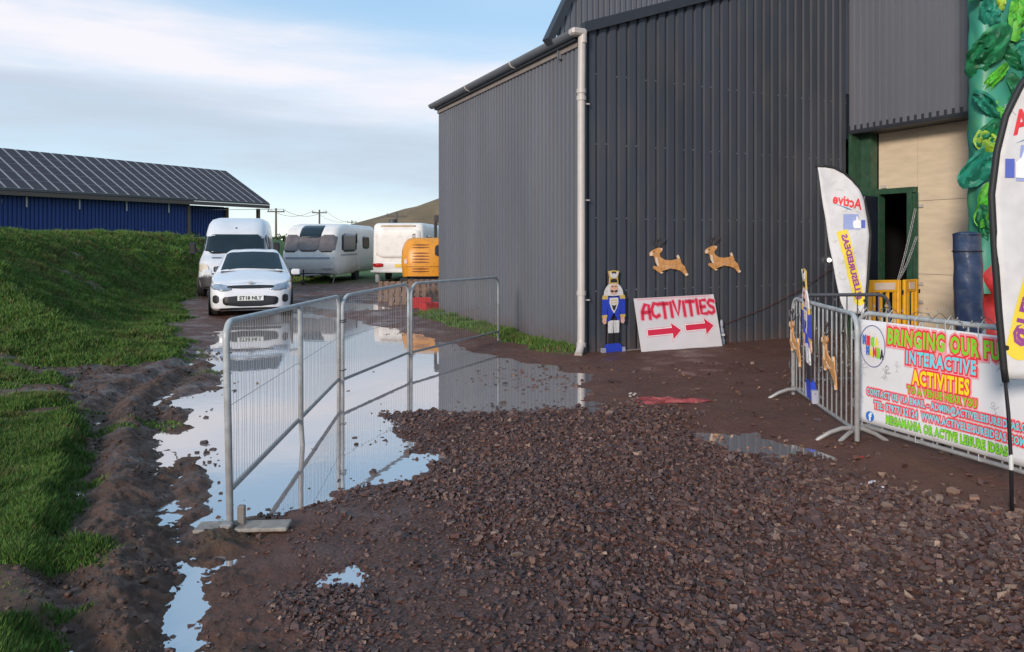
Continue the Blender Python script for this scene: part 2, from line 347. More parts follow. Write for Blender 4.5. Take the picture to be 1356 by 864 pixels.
def ground_mat():
    m = bpy.data.materials.new('wet_earth'); m.use_nodes = True; nt = m.node_tree; b = nt.nodes['Principled BSDF']; N = nt.nodes.new; L = nt.links.new
    at = N('ShaderNodeAttribute'); at.attribute_name = 'Zone'; sp = N('ShaderNodeSeparateColor'); L(at.outputs['Color'], sp.inputs[0])
    tc = N('ShaderNodeTexCoord')
    def nz(s, d=6, r=.6):
        n = N('ShaderNodeTexNoise'); n.inputs['Scale'].default_value = s; n.inputs['Detail'].default_value = d; n.inputs['Roughness'].default_value = r; L(tc.outputs['Object'], n.inputs[0]); return n.outputs['Fac']
    def ramp(f, st):
        r = N('ShaderNodeValToRGB'); L(f, r.inputs[0]); e = r.color_ramp.elements
        while len(e) < len(st): e.new(.5)
        for k, (p, c) in enumerate(st): e[k].position = p; e[k].color = (*c, 1)
        return r.outputs[0]
    def mix(f, a, c2):
        x = N('ShaderNodeMix'); x.data_type = 'RGBA'; L(f, x.inputs[0]); L(a, x.inputs[6]); L(c2, x.inputs[7]); return x.outputs[2]
    n_a, n_b, n_c = nz(1.3), nz(9), nz(60, 4)
    red = ramp(n_a, [(.3, (.095, .038, .026)), (.55, (.125, .055, .038)), (.75, (.080, .036, .027))])
    brn = ramp(n_b, [(.3, (.045, .021, .013)), (.5, (.086, .044, .028)), (.7, (.150, .080, .052))])
    mud = mix(sp.outputs[2], red, brn)
    grit = ramp(n_c, [(.35, (.045, .021, .017)), (.55, (.11, .056, .045)), (.75, (.20, .11, .09))])
    x1 = mix(sp.outputs[1], mud, grit)
    gr = ramp(n_b, [(.25, (.028, .062, .012)), (.5, (.055, .120, .020)), (.75, (.095, .170, .032))])
    x2 = mix(sp.outputs[0], x1, gr)
    L(x2, b.inputs['Base Color'])
    ro = ramp(nz(2.2, 5), [(.36, (.24,)*3), (.54, (.75,)*3)])
    rg = mix(sp.outputs[0], ro, ramp(n_b, [(0, (.85,)*3), (1, (.85,)*3)])); L(rg, b.inputs['Roughness'])
    b.inputs['Specular IOR Level'].default_value = .42
    bp = N('ShaderNodeBump'); bp.inputs['Strength'].default_value = 1.0; bp.inputs['Distance'].default_value = .025
    ad = N('ShaderNodeMath'); ad.operation = 'MULTIPLY_ADD'; L(nz(35, 6, .7), ad.inputs[0]); ad.inputs[1].default_value = 1.0; L(n_b, ad.inputs[2])
    L(ad.outputs[0], bp.inputs['Height']); L(bp.outputs[0], b.inputs['Normal'])
    return m
gobj = ground()
# standing water: a level sheet; the ground dips below it wherever the photo shows a puddle
wm = bpy.data.materials.new('muddy_water'); wm.use_nodes = True
b = wm.node_tree.nodes['Principled BSDF']; b.inputs['Base Color'].default_value = (.27, .225, .215, 1); b.inputs['Roughness'].default_value = .02
b.inputs['IOR'].default_value = 7.0; b.inputs['Specular IOR Level'].default_value = .5
_n = wm.node_tree.nodes.new('ShaderNodeTexNoise'); _n.inputs['Scale'].default_value = 5; _n.inputs['Detail'].default_value = 3
_c = wm.node_tree.nodes.new('ShaderNodeTexCoord'); wm.node_tree.links.new(_c.outputs['Object'], _n.inputs[0])
_b = wm.node_tree.nodes.new('ShaderNodeBump'); _b.inputs['Strength'].default_value = .06; _b.inputs['Distance'].default_value = .01
wm.node_tree.links.new(_n.outputs['Fac'], _b.inputs['Height']); wm.node_tree.links.new(_b.outputs[0], b.inputs['Normal'])
wb = MB(); wb.v = [(-9, 1.2, 0), (6.2, 1.2, 0), (6.2, 9.0, 0), (1.3, 9.8, 0), (.6, 10.3, 0), (-1.2, 14.2, 0), (-3, 24, 0), (-9, 24, 0)]; wb.f = [tuple(range(8))]
wo_ = wb.build('puddle_water', wm); struct(wo_)
# ---------------------------------------------------------------- stones, grass blades
def mesh_np(name, V, F, C, m, flat=False):
    me = bpy.data.meshes.new(name); k = F.shape[1]
    me.vertices.add(len(V)); me.vertices.foreach_set('co', V.astype('f').ravel())
    me.loops.add(F.size); me.loops.foreach_set('vertex_index', F.ravel().astype('i'))
    me.polygons.add(len(F)); me.polygons.foreach_set('loop_start', (np.arange(len(F))*k).astype('i')); me.update(calc_edges=True)
    if C is not None:
        ca = me.color_attributes.new('Col', 'FLOAT_COLOR', 'POINT'); c4 = np.ones((len(V), 4), 'f'); c4[:, :3] = C; ca.data.foreach_set('color', c4.ravel())
    me.materials.append(m)
    if flat: me.shade_flat()
    return me
_g = (1+5**.5)/2
ICO = np.array([(-1, _g, 0), (1, _g, 0), (-1, -_g, 0), (1, -_g, 0), (0, -1, _g), (0, 1, _g), (0, -1, -_g), (0, 1, -_g), (_g, 0, -1), (_g, 0, 1), (-_g, 0, -1), (-_g, 0, 1)])/math.hypot(1, _g)
ICF = np.array([(0, 11, 5), (0, 5, 1), (0, 1, 7), (0, 7, 10), (0, 10, 11), (1, 5, 9), (5, 11, 4), (11, 10, 2), (10, 7, 6), (7, 1, 8), (3, 9, 4), (3, 4, 2), (3, 2, 6), (3, 6, 8), (3, 8, 9), (4, 9, 5), (2, 4, 11), (6, 2, 10), (8, 6, 7), (9, 8, 1)])
CUB = np.array([(i, j, k) for k in (-1, 1) for i, j in ((-1, -1), (1, -1), (1, 1), (-1, 1))])*.78
CUF = np.array([(0, 2, 1), (0, 3, 2), (4, 5, 6), (4, 6, 7), (0, 1, 5), (0, 5, 4), (1, 2, 6), (1, 6, 5), (2, 3, 7), (2, 7, 6), (3, 0, 4), (3, 4, 7)])
stone_m = mat('crushed_stone', (.1, .07, .06), .42, var=.22, scale=60, spec=.5, bump=.5, bscale=120, attr='Col')
def rand_stones(n, size):
    q = rng.normal(size=(n, 4)); q /= np.linalg.norm(q, axis=1)[:, None]; a, b_, c_, d = q.T
    Rm = np.stack([1-2*(c_*c_+d*d), 2*(b_*c_-a*d), 2*(b_*d+a*c_), 2*(b_*c_+a*d), 1-2*(b_*b_+d*d), 2*(c_*d-a*b_), 2*(b_*d-a*c_), 2*(c_*d+a*b_), 1-2*(b_*b_+c_*c_)], 1).reshape(n, 3, 3)
    S = size[:, None]*np.stack([rng.uniform(.8, 1.25, n), rng.uniform(.6, 1.0, n), rng.uniform(.32, .7, n)], 1)
    V = CUB[None]*(1+rng.uniform(-.25, .22, (n, 8, 1)))+rng.uniform(-.34, .34, (n, 8, 3)); V = V*S[:, None, :]
    # lie mostly flat: blend rotation about z with the random one
    th = rng.uniform(0, 2*np.pi, n); cz, sz = np.cos(th), np.sin(th); Zr = np.zeros((n, 3, 3)); Zr[:, 0, 0] = cz; Zr[:, 0, 1] = -sz; Zr[:, 1, 0] = sz; Zr[:, 1, 1] = cz; Zr[:, 2, 2] = 1
    tl = rng.normal(0, .35, n); Tx = np.zeros((n, 3, 3)); Tx[:, 0, 0] = 1; Tx[:, 1, 1] = np.cos(tl); Tx[:, 1, 2] = -np.sin(tl); Tx[:, 2, 1] = np.sin(tl); Tx[:, 2, 2] = np.cos(tl)
    flat = rng.random(n) < .7
    M = np.where(flat[:, None, None], Tx @ Zr, Rm)
    return np.einsum('nij,nvj->nvi', M, V)
def stone_cols(n, x, y):
    pal = 1.02*np.array([(.084, .040, .032), (.060, .030, .025), (.102, .046, .034), (.116, .061, .046), (.068, .040, .038), (.145, .085, .062), (.22, .14, .10)])
    pr = np.array([.27, .24, .2, .13, .11, .04, .01])
    k = rng.choice(7, n, p=pr); right = (x > 1.1+.15*y) & (rng.random(n) < .09); k[right] = rng.choice([5, 6], right.sum())
    return pal[k]*rng.uniform(.8, 1.2, (n, 1))
# candidates
NC = 1400000
xs = rng.uniform(-2.2, 8, NC); ys = rng.uniform(1.9, 9.5, NC)
keep = np.abs(xs) < ys*.78+.5; xs, ys = xs[keep], ys[keep]
z, gm, gr, mm = terrain(xs, ys)
sm = fbm(xs*1.3, ys*1.3, 4, 201)            # muddy patches between the stones
left = sst(.9, -.8, xs)*sst(5.4, 4.2, ys)
dens = gr*np.clip(1.12-left*.55*sst(.46, .58, sm)-.45*sst(.54, .62, sm), .08, 1)
dens *= np.where(ys < 5, 1.0, .78)
# loose stones in the water's edge and on the shoal by the shed
shoal = sdf(xs, ys, [P(*q) for q in [(630, 500), (660, 490), (740, 500), (735, 514), (690, 516), (640, 508)]])
dens = np.maximum(dens, (1-sst(-.15, .35, shoal))*.75)
edge = sdf(xs, ys, GRAV); dens = np.maximum(dens, .16*np.exp(-np.clip(edge, 0, 9)/.28)*(edge > 0)*(fbm(xs*3, ys*3, 2, 203) > .45))
dens = np.maximum(dens, np.where(xs > -.2, .010, .006)*(gm < .3))
area = 10.2*7.6; per = NC/area            # candidates per m2
pick = rng.random(len(xs)) < dens*np.clip(12.0/ys, .55, 3.4)*min(1, 1000/per); xs, ys, z = xs[pick], ys[pick], z[pick]
size = rng.lognormal(math.log(.0102), .36, len(xs))*np.clip(.75+.07*ys, .9, 1.35); size = np.clip(size*np.clip(1+.13*(xs-.6), .82, 1.35), .004, .028)
if len(xs) > 115000: s_ = rng.choice(len(xs), 115000, replace=False); xs, ys, z, size = xs[s_], ys[s_], z[s_], size[s_]
big = np.argsort(-(size/ys))[:300]; rest = np.setdiff1d(np.arange(len(xs)), big)
V = rand_stones(len(rest), size[rest])
zb = np.maximum(z[rest], -.02)+size[rest]*rng.uniform(.1, .7, len(rest))
V += np.stack([xs[rest], ys[rest], zb], 1)[:, None]
F = (CUF[None]+np.arange(len(rest))[:, None, None]*8).reshape(-1, 3)
C = np.repeat(stone_cols(len(rest), xs[rest], ys[rest]), 8, 0)
go = bpy.data.objects.new('gravel', mesh_np('gravel', V.reshape(-1, 3), F, C, stone_m, True)); col.objects.link(go); stuff(go)
go['label'] = 'dark purplish brown crushed stone spread over the yard'; go['category'] = 'gravel'
proto = []
for k in range(14):
    Vk = rand_stones(1, np.array([1.0]))[0]; ck = np.repeat(stone_cols(1, np.array([5.0 if k > 10 else 0.0]), np.array([3.0])), 8, 0)
    proto.append(mesh_np('stone', Vk, CUF, ck, stone_m, True))
for i in big:
    o = bpy.data.objects.new('stone', proto[int(rng.integers(14))]); o.scale = (size[i],)*3
    o.location = (xs[i], ys[i], z[i]+size[i]*.35); o.rotation_euler = (0, 0, rng.uniform(0, 6.28)); o.parent = gobj; col.objects.link(o)
# bits of grit and debris standing out of the water along its edges
ne = 60000; xe = rng.uniform(-4.5, 1.4, ne); ye = rng.uniform(3.8, 14, ne); ze = terrain(xe, ye)[0]
ke = (ze < .001) & (ze > -.03) & (rng.random(ne) < .09*sst(.44, .60, fbm(xe*2.2, ye*2.2, 3, 221))); xe, ye = xe[ke], ye[ke]
se = np.clip(rng.lognormal(math.log(.012), .45, len(xe)), .005, .03); Ve = rand_stones(len(xe), se)+np.stack([xe, ye, se*.05], 1)[:, None]
ceb = np.repeat(np.array([[.06, .036, .028]])*rng.uniform(.6, 1.4, (len(xe), 1)), 8, 0)
eo = bpy.data.objects.new('puddle_debris', mesh_np('puddle_debris', Ve.reshape(-1, 3), (CUF[None]+np.arange(len(xe))[:, None, None]*8).reshape(-1, 3), ceb, stone_m, True)); col.objects.link(eo); stuff(eo)
eo['label'] = 'dark grit and bits of mud standing out of the puddle'; eo['category'] = 'debris'
# lumps of churned mud left of the puddle
nm = 26000; ym = rng.uniform(2.0, 9.5, nm)**1.0; xm = rng.uniform(-6, .2, nm); zz_, gm_, gr_, mu_ = terrain(xm, ym)
kk = (rng.random(nm) < mu_*(1-gm_*.7)*sst(.40, .62, fbm(xm*2.6, ym*2.6, 3, 211))) & (zz_ > .004) & (np.abs(xm) < ym*.8+.5); xm, ym, zz_ = xm[kk], ym[kk], zz_[kk]
sm_ = np.clip(rng.lognormal(math.log(.008), .5, len(xm)), .003, .026); Vm = rand_stones(len(xm), sm_)+np.stack([xm, ym, zz_+sm_*.1], 1)[:, None]
cm = np.repeat(np.array([[.062, .034, .023]])*rng.uniform(.6, 1.5, (len(xm), 1)), 8, 0)
mo = bpy.data.objects.new('mud_clods', mesh_np('mud_clods', Vm.reshape(-1, 3), (CUF[None]+np.arange(len(xm))[:, None, None]*8).reshape(-1, 3), cm, mat('mud_clod', (.06, .035, .025), .6, var=.3, scale=40, bump=.6, bscale=60, attr='Col', spec=.4))); col.objects.link(mo); stuff(mo)
mo['label'] = 'small lumps of churned brown mud left of the big puddle'; mo['category'] = 'mud'
# paler broken bricks and rubble by the flag
rub = mesh_np('broken_brick', np.array([(i*.5*a, j*.5*b_, k*.5*c_) for (i, j, k, a, b_, c_) in [(-1, -1, -1, 1, 1, 1), (1, -1, -1, 1, .9, 1), (1, 1, -1, .9, 1, 1), (-1, 1, -1, 1, 1, 1), (-1, -1, 1, .9, 1, .9), (1, -1, 1, .8, .95, 1), (1, 1, 1, .95, .85, .8), (-1, 1, 1, .85, 1, 1)]]),
              np.array([(0, 3, 2, 1), (4, 5, 6, 7), (0, 1, 5, 4), (1, 2, 6, 5), (2, 3, 7, 6), (3, 0, 4, 7)]), None, mat('pale_brick', (.24, .14, .10), .7, var=.2, scale=20, bump=.4), True)
for px, py, s in [(1262, 662, .09), (1290, 672, .10), (1272, 684, .11), (1243, 668, .06), (1320, 686, .09), (1340, 698, .10), (1210, 650, .05), (1225, 662, .05), (1300, 690, .06), (1352, 690, .08), (1115, 655, .05), (1140, 663, .05)]:
    x, y = P(px, py); o = bpy.data.objects.new('broken_brick', rub); s *= .62; o.scale = (s*1.1, s*.8, s*.5); o.rotation_euler = (random.uniform(-.2, .2), random.uniform(-.2, .2), random.uniform(0, 3))
    o.location = (x, y, Hz(x, y)+s*.16); col.objects.link(o); o.parent = gobj
# grass
grass_m = mat('grass_blade', (.05, .1, .02), .65, var=.1, scale=3, attr='Col', spec=.25)
def blades(n, samp, name, hmul=1.0):
    x, y = samp(n); z, gm, _, _ = terrain(x, y)
    k = rng.random(n) < gm*1.1-.1; x, y, z, gm = x[k], y[k], z[k], gm[k]; n = len(x); d = np.hypot(x, y)
    cl = fbm(x*3.0, y*3.0, 3, 301); cl2 = fbm(x*.9, y*.9, 3, 305)
    h = hmul*(.015+.022*rng.random(n)+.032*cl*cl)*(1+.05*d)*np.clip(gm+.15, .3, 1)*(1+.6*sst(.60, .70, fbm(x*4.5, y*4.5, 3, 311))); wdt = .0035*(1+.22*d)
    th = rng.uniform(0, 2*np.pi, n); la = rng.uniform(0, 2*np.pi, n); lm = h*rng.uniform(.1, 1.0, n)
    bx, by = np.cos(th)*wdt, np.sin(th)*wdt
    V = np.empty((n, 3, 3)); V[:, 0] = np.stack([x-bx, y-by, z-.01], 1); V[:, 1] = np.stack([x+bx, y+by, z-.01], 1)
    V[:, 2] = np.stack([x+np.cos(la)*lm, y+np.sin(la)*lm, z+h], 1)
    a = np.array([.042, .092, .016]); b_ = np.array([.110, .200, .038]); s = np.array([.17, .15, .055])
    t = np.clip(cl*.9+cl2*.5-.2+rng.normal(0, .18, n), 0, 1)[:, None]; C = a*(1-t)+b_*t
    st = (rng.random(n) < .09+.45*sst(.56, .68, fbm(x*1.8, y*2.6, 3, 309)))[:, None]; C = np.where(st, s*rng.uniform(.5, 1, (n, 1)), C)
    C = np.repeat(C, 3, 0)
    o = bpy.data.objects.new(name, mesh_np(name, V.reshape(-1, 3), np.arange(n*3).reshape(-1, 3), C, grass_m)); col.objects.link(o); stuff(o); return o
def s_bank(n):
    r = np.exp(rng.uniform(math.log(2.4), math.log(34), n)); a = np.radians(rng.uniform(-42, -14, n)); return np.sin(a)*r, np.cos(a)*r
gb = blades(1150000, s_bank, 'grass'); gb['label'] = 'short green grass covering the bank and the lawn edge'; gb['category'] = 'grass'
def s_wall(n):
    t = rng.random(n); return .8-2.4*t+rng.normal(0, .22, n)-.15, 10.4+5.2*t+rng.normal(0, .12, n)
gb2 = blades(26000, s_wall, 'weeds', 1.2); gb2['label'] = 'strip of weedy grass along the foot of the shed side wall'; gb2['category'] = 'weeds'

# ---------------------------------------------------------------- the big shed
U = Vector((-.4254, .905, 0)); Vd = Vector((.905, .4254, 0)); A0 = Vector((.98, 10.35, 0)); ZU = Vector((0, 0, 1))
YAW = math.atan2(Vd.y, Vd.x)
shed = thing('farm_shed', 'tall dark grey corrugated metal farm shed with cream downpipe at its corner', 'shed', A0, YAW)
# local frame: +x along the front wall (Vd), +y along the side wall (U); front faces -y
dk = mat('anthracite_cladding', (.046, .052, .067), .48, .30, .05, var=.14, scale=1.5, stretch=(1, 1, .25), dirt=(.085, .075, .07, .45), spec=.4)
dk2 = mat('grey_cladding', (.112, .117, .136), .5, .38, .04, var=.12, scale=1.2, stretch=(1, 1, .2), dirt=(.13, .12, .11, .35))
trim_d = mat('dark_trim', (.025, .028, .036), .5)
pvc = mat('weathered_pvc', (.46, .41, .38), .45, var=.08, scale=3, dirt=(.34, .30, .26, .35))
gut = mat('grey_gutter', (.13, .135, .15), .4, var=.1)
fasc = mat('tan_fascia', (.20, .165, .145), .6)
green = mat('green_steel', (.022, .070, .040), .45, var=.25, scale=8, dirt=(.10, .08, .05, .5))
ply = mat('plywood', (.62, .50, .36), .65, var=.08, scale=2.5, stretch=(1, 1, 5), bump=.15, bscale=30, dirt=(.48, .36, .24, .3))
def ribs(x0, x1, pitch, top, depth, kind, f, zb=0.0, phase=0.0):
    """profiled sheet between x0..x1: f(x, out, z); top(x) gives its upper edge"""
    prof = []
    n = int(round((x1-x0)/pitch))
    for i in range(n):
        a = x0+i*pitch
        if kind == 'wide': q = [(0, 0), (.10, 0), (.19, 1), (.80, 1), (.89, 0)]
        else: q = [(0, 0), (.24, 0), (.34, 1), (.88, 1), (.98, 0)]
        prof += [(a+u*pitch, d*depth) for u, d in q]
    prof.append((x1, 0)); mb = MB()
    for x, d in prof: mb.v += [tuple(f(x, d, zb)), tuple(f(x, d, top(x)))]
    k = len(prof)
    for i in range(k-1): mb.f.append((2*i, 2*i+2, 2*i+3, 2*i+1))
    # back face so that the sheet has thickness
    o = len(mb.v)
    for x, d in (prof[0], prof[-1]): mb.v += [tuple(f(x, -.03, zb)), tuple(f(x, -.03, top(x)))]
    mb.f += [(o, o+1, o+3, o+2), (0, 1, o+1, o), (2*k-2, o+2, o+3, 2*k-1)]
    return mb
EAVE = 4.53; FRW = 5.25
hd = lambda x: EAVE+.02+(x)*.345            # raked header of the big front
ff = lambda x, d, z: (x, -d, z)
for i in range(5):
    a = .07+i*(FRW-.07)/5; b_ = a+(FRW-.07)/5-.004
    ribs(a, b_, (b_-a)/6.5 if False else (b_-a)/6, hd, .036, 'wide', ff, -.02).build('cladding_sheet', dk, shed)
# screws on the sheets
sb = MB()
for i in range(32):
    for zz in (.9, 1.95, 3.0, 4.0):
        if (i*7+int(zz*10)) % 3: sb.box((.07+.004+i*.1727-.012, -.006, zz+.01*(i % 3)), (.014, .012, .014))
for i in range(54):
    for zz in (.55, 1.75, 2.95, 4.1):
        if (i*5+int(zz*10)) % 4: sb.box((-.006, .055+i*.1096, zz+.008*(i % 3)), (.012, .012, .012))
stuff(sb.build('screw', mat('screw_zinc', (.5, .5, .52), .4, .5), shed))
MB().prism([(0, EAVE+.02), (7.5, EAVE+.02+7.5*.345), (7.5, EAVE+.17+7.5*.345), (0, EAVE+.17)], -.10, .02, lambda u, v, d: (u+.0, d, v)).build('header_trim', trim_d, shed)
MB().box((.035, -.02, 2.25), (.07, .05, 4.5)).build('corner_trim', dk, shed)
MB().box((3.4, .01, -.0), (1.2, .02, .1)).build('plinth', trim_d, shed)
MB().box((.9, -.05, .03), (1.2, .04, .05)).build('base_angle', mat('zinc_sheet', (.35, .35, .36), .45, .6), shed)
# side wall: narrow ribs, six sheets
SL = 5.92
for i in range(6):
    a = i*SL/6; b_ = a+SL/6-.003
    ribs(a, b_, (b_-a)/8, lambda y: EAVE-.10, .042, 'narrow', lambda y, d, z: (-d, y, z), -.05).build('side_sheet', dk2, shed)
MB().box((-.045, SL/2, EAVE-.13), (.05, SL, .07)).build('fascia_board', fasc, shed)
MB().box((-.07, SL/2, EAVE-.065), (.11, SL+.06, .05)).build('eave_trim', trim_d, shed)
g = MB(); pr = [(-.15+.085*math.cos(R(t_)), EAVE+.03+.085*math.sin(R(t_))) for t_ in range(-180, 1, 20)]+[(-.15+.072*math.cos(R(t_)), EAVE+.03+.072*math.sin(R(t_))) for t_ in range(0, -181, -20)]
g.prism([(u, v) for u, v in pr], -.02, SL+.12, lambda u, v, d: (u, d, v)); gt = g.build('gutter', gut, shed)
for yy in (1.9, 3.9): MB().path([(-.15+.092*math.cos(R(t_)), yy, EAVE+.03+.092*math.sin(R(t_))) for t_ in range(-180, 1, 20)], .012, 6).build('gutter_joint', pvc, gt)
g = MB(); g.box((-.11, -.09, EAVE+.01), (.24, .15, .10), bev=.03); g.tube((-.04, -.12, EAVE-.02), (-.04, -.12, EAVE-.14), .05, 12); ol = g.build('gutter_outlet', pvc, shed)
MB().path([(-.05, -.10, EAVE-.05), (-.06, -.10, 3.6), (-.06, -.10, .28), (-.07, -.11, .18), (-.13, -.16, .08), (-.17, -.2, .05)], .055, 14).build('downpipe', pvc, shed, smooth=40)
for zz in (3.62, 3.72, .9, .18): MB().tube((-.06, -.10, zz-.03), (-.06, -.10, zz+.03), .066, 14).build('pipe_collar', pvc, shed)
for zz in (3.55, .80, 2.2): MB().box((.0, -.10, zz), (.14, .02, .02)).build('pipe_bracket', pvc, shed)
# taller part of the shed set behind the raked header, with its steep verge
gab = MB(); yb = .5
def gx(x, d, z): return (x, yb-d, z)
def gtop(x): return 4.7+(x+.12)*2.0 if x < 1.6 else 8.15+(x-1.6)*.30
for i in range(8):
    a = -.1+i*.98; b_ = a+.977
    mb = ribs(a, b_, .977/10, gtop, .022, 'narrow', gx, 4.3); mb.build('gable_sheet', dk2, shed)
MB().prism([(-.22, 4.50), (1.6, 8.14), (8, 10.06), (8, 10.2), (1.55, 8.28), (-.30, 4.58)], .44, .62, lambda u, v, d: (u, d, v)).build('verge_trim', trim_d, shed)
# roof planes and hidden sides close the volume
rf = MB()
rf.v = [(-.1, -.02, EAVE+.05), (-.1, SL+.1, EAVE+.05), (9, SL+.1, EAVE+.05+9.1*.345), (9, -.02, EAVE+.05+9.1*.345), (-.1, -.02, EAVE-.0), (-.1, SL+.1, EAVE-.0), (9, SL+.1, EAVE+9.1*.345), (9, -.02, EAVE+9.1*.345)]
rf.f = [(0, 1, 2, 3), (7, 6, 5, 4), (0, 3, 7, 4), (1, 5, 6, 2), (0, 4, 5, 1), (2, 6, 7, 3)]; rf.build('roof', dk2, shed)
MB().box((4.5, SL-.02, 2.2), (9, .04, 4.55)).build('rear_wall', dk2, shed)
rf = MB(); rf.box((8.98, SL/2, 3.6), (.05, SL, 7.2)); rf.build('end_wall', dk2, shed)
# right-hand wall coming towards us: cladding above, recessed board wall below; frame x = along -y
XR = FRW+.03
LB = 3.52
for i in range(7):
    a = i*.98; b_ = a+.977
    ribs(a, b_, .977/8, lambda y: 7.2, .024, 'narrow', lambda y, d, z: (XR-d, -.05-y, z), LB).build('upper_sheet', dk2, shed)
MB().box((XR+.20, -3.5, LB-.03), (.42, 6.9, .06)).build('soffit_trim', trim_d, shed)
MB().box((XR+.02, -3.5, LB+.02), (.075, 6.9, .12)).build('drip_trim', trim_d, shed)
WX = XR+.42                                   # plane of the board wall
cb_ = MB(); cb_.box((XR+.13, -.06, LB/2), (.26, .05, LB)); cb_.box((XR+.25, -.16, LB/2), (.025, .22, LB)); cb_.box((XR+.31, -.27, LB/2), (.16, .04, LB))
cb_.build('steel_column', green, shed)
# boards: sheets of plywood (2.4 x 1.2) round the doorway
def sheet(y0, y1, z0, z1, k=[0]):
    k[0] += 1
    MB().box((WX+.012+(k[0] % 3)*.002, -(y0+y1)/2, (z0+z1)/2), (.024, (y1-y0)-.006, (z1-z0)-.006)).build('plywood_sheet', ply, shed)
D0, D1, DH = .33, .88, 2.42                   # doorway
sheet(.29, 1.01, DH+.09, LB); sheet(1.01, 2.62, 2.28, LB); sheet(1.01, 2.62, 1.1, 2.28); sheet(1.01, 2.62, -.05, 1.1)
sheet(2.62, 3.84, 2.28, LB); sheet(2.62, 3.84, 1.1, 2.28); sheet(2.62, 3.84, -.05, 1.1); sheet(3.84, 5.4, 1.3, LB); sheet(3.84, 5.4, -.05, 1.3)
fr = MB(); fr.box((WX-.01, -(D0), DH/2), (.14, .07, DH)); fr.box((WX-.01, -(D1+.04), DH/2), (.14, .09, DH)); fr.box((WX-.012, -(D0+D1)/2-.02, DH+.045), (.15, D1-D0+.2, .09))
fr.box((WX-.03, -(D1+.12), (DH)/2), (.03, .07, DH-.02)); fr.build('door_frame', green, shed)
dl = MB(); dl.box((0, -.36, 1.2), (.045, .72, 2.33)); dl = dl.build('door_leaf', mat('blue_black_door', (.012, .018, .032), .75, spec=.2), shed); dl.location = (WX-.10, -D0+.0, .02); dl.rotation_euler = (0, 0, R(-78))
MB().box((.03, -.64, 1.05), (.06, .03, .14)).build('handle', mat('dark_metal', (.04, .04, .045), .4, .6), dl)
zp = mat('zinc_plate', (.42, .40, .36), .4, .7)
for yy in (.98, 1.08):
    for zz in (2.2, .95, .65): MB().box((WX-.014, -yy, zz), (.03, .07, .05)).build('bracket', zp, shed)
MB().box((WX-.014, -.40, DH+.13), (.03, .09, .05)).build('bracket', zp, shed)
# dark room behind the doorway
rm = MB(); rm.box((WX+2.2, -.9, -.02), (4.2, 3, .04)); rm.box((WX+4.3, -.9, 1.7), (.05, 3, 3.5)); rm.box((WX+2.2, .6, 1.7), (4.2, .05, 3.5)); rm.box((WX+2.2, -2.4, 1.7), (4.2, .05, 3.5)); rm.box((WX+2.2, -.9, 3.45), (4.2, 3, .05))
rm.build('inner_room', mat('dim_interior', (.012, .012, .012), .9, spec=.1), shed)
# chain on the door frame
ch = thing('door_chain', 'loose metal chain looped down the green door frame to the yellow barriers', 'chain', shed.matrix_world @ Vector((0, 0, 0)))
Msh = Matrix.Translation(A0) @ Matrix.Rotation(YAW, 4, 'Z')
def S(x, y, z): return Msh @ Vector((x, y, z))
def chain(p0, p1, sag, n):
    mb = MB()
    for i in range(n):
        t0 = i/n; p = p0.lerp(p1, t0)+Vector((0, 0, -sag*math.sin(math.pi*t0))); q = p0.lerp(p1, t0+1.0/n)+Vector((0, 0, -sag*math.sin(math.pi*(t0+1/n))))
        d = (q-p); a = d.cross(Vector((1, .3, 0)) if i % 2 else Vector((.3, -1, .2))).normalized()*.014
        mb.path([p+a, p+d*.2+a*1.2, q-d*.2+a*1.2, q+a, q-a, q-d*.2-a*1.2, p+d*.2-a*1.2, p-a], .0045, 5, closed=True)
    return mb
zn = mat('galvanised_steel', (.36, .38, .39), .38, .75, var=.2, scale=12, dirt=(.28, .26, .22, .4))
MBc = chain(S(WX-.07, -1.02, 2.15), S(WX-.25, -.85, 1.0), .05, 34)
for v in (chain(S(WX-.07, -1.04, 1.7), S(WX-.2, -.78, .95), .08, 26),): MBc.add(v.v, v.f)
ch.location = (0, 0, 0); MBc.build('chain_links', zn, ch)

# ---------------------------------------------------------------- blue barn with solar roof
dR = Vector((.498, .867, 0)); pR = Vector((-.867, .498, 0))
BZ = Vector((-26.2, 79.2, 0))
barn = thing('blue_barn', 'long low blue corrugated barn with a solar panel roof behind the grass bank', 'barn', BZ, math.atan2(dR.y, dR.x))
# local: +x along the ridge away from us, +y up-slope (away from the eave), x runs -24..0
eh, rh, hw, LN = 5.85, 9.7, 7.0, 59.0
sa = math.atan2(rh-eh, hw); sl_ = math.hypot(rh-eh, hw)
blue = mat('blue_sheeting', (.018, .045, .19), .7, var=.10, scale=2, stretch=(1, 1, .3), dirt=(.02, .03, .08, .4))
wood = mat('timber_post', (.13, .095, .075), .7, var=.2)
roofm = mat('slate_grey_roof', (.07, .066, .072), .5)
MB().prism([(-.05, eh-.06), (hw, rh-.04), (hw*2+.05, eh-.06), (hw*2+.05, eh-.16), (hw, rh-.16), (-.05, eh-.16)], -LN, .0, lambda u, v, d: (d, u, v)).build('roof', roofm, barn)
MB().box((-LN/2, .03, eh-.36), (LN, .10, .34)).build('fascia', mat('brown_fascia', (.10, .07, .06), .6), barn)
pm = mat('solar_cell', (.050, .043, .050), .6, var=.15, scale=1.5, spec=.15); pf = mat('panel_edge', (.36, .35, .37), .7)
pnl = MB(); cw, chh = .985, sl_/5-.02
pnl.box((cw/2, chh/2, .025), (cw-.16, chh-.05, .05)); pe = pnl.build('solar_panel', pm, None); me_p = pe.data
fb = MB(); fb.box((cw/2, chh/2, .02), (cw-.03, chh-.005, .036)); fe = fb.build('panel_frame', pf, None); me_f = fe.data
bpy.data.objects.remove(pe); bpy.data.objects.remove(fe)
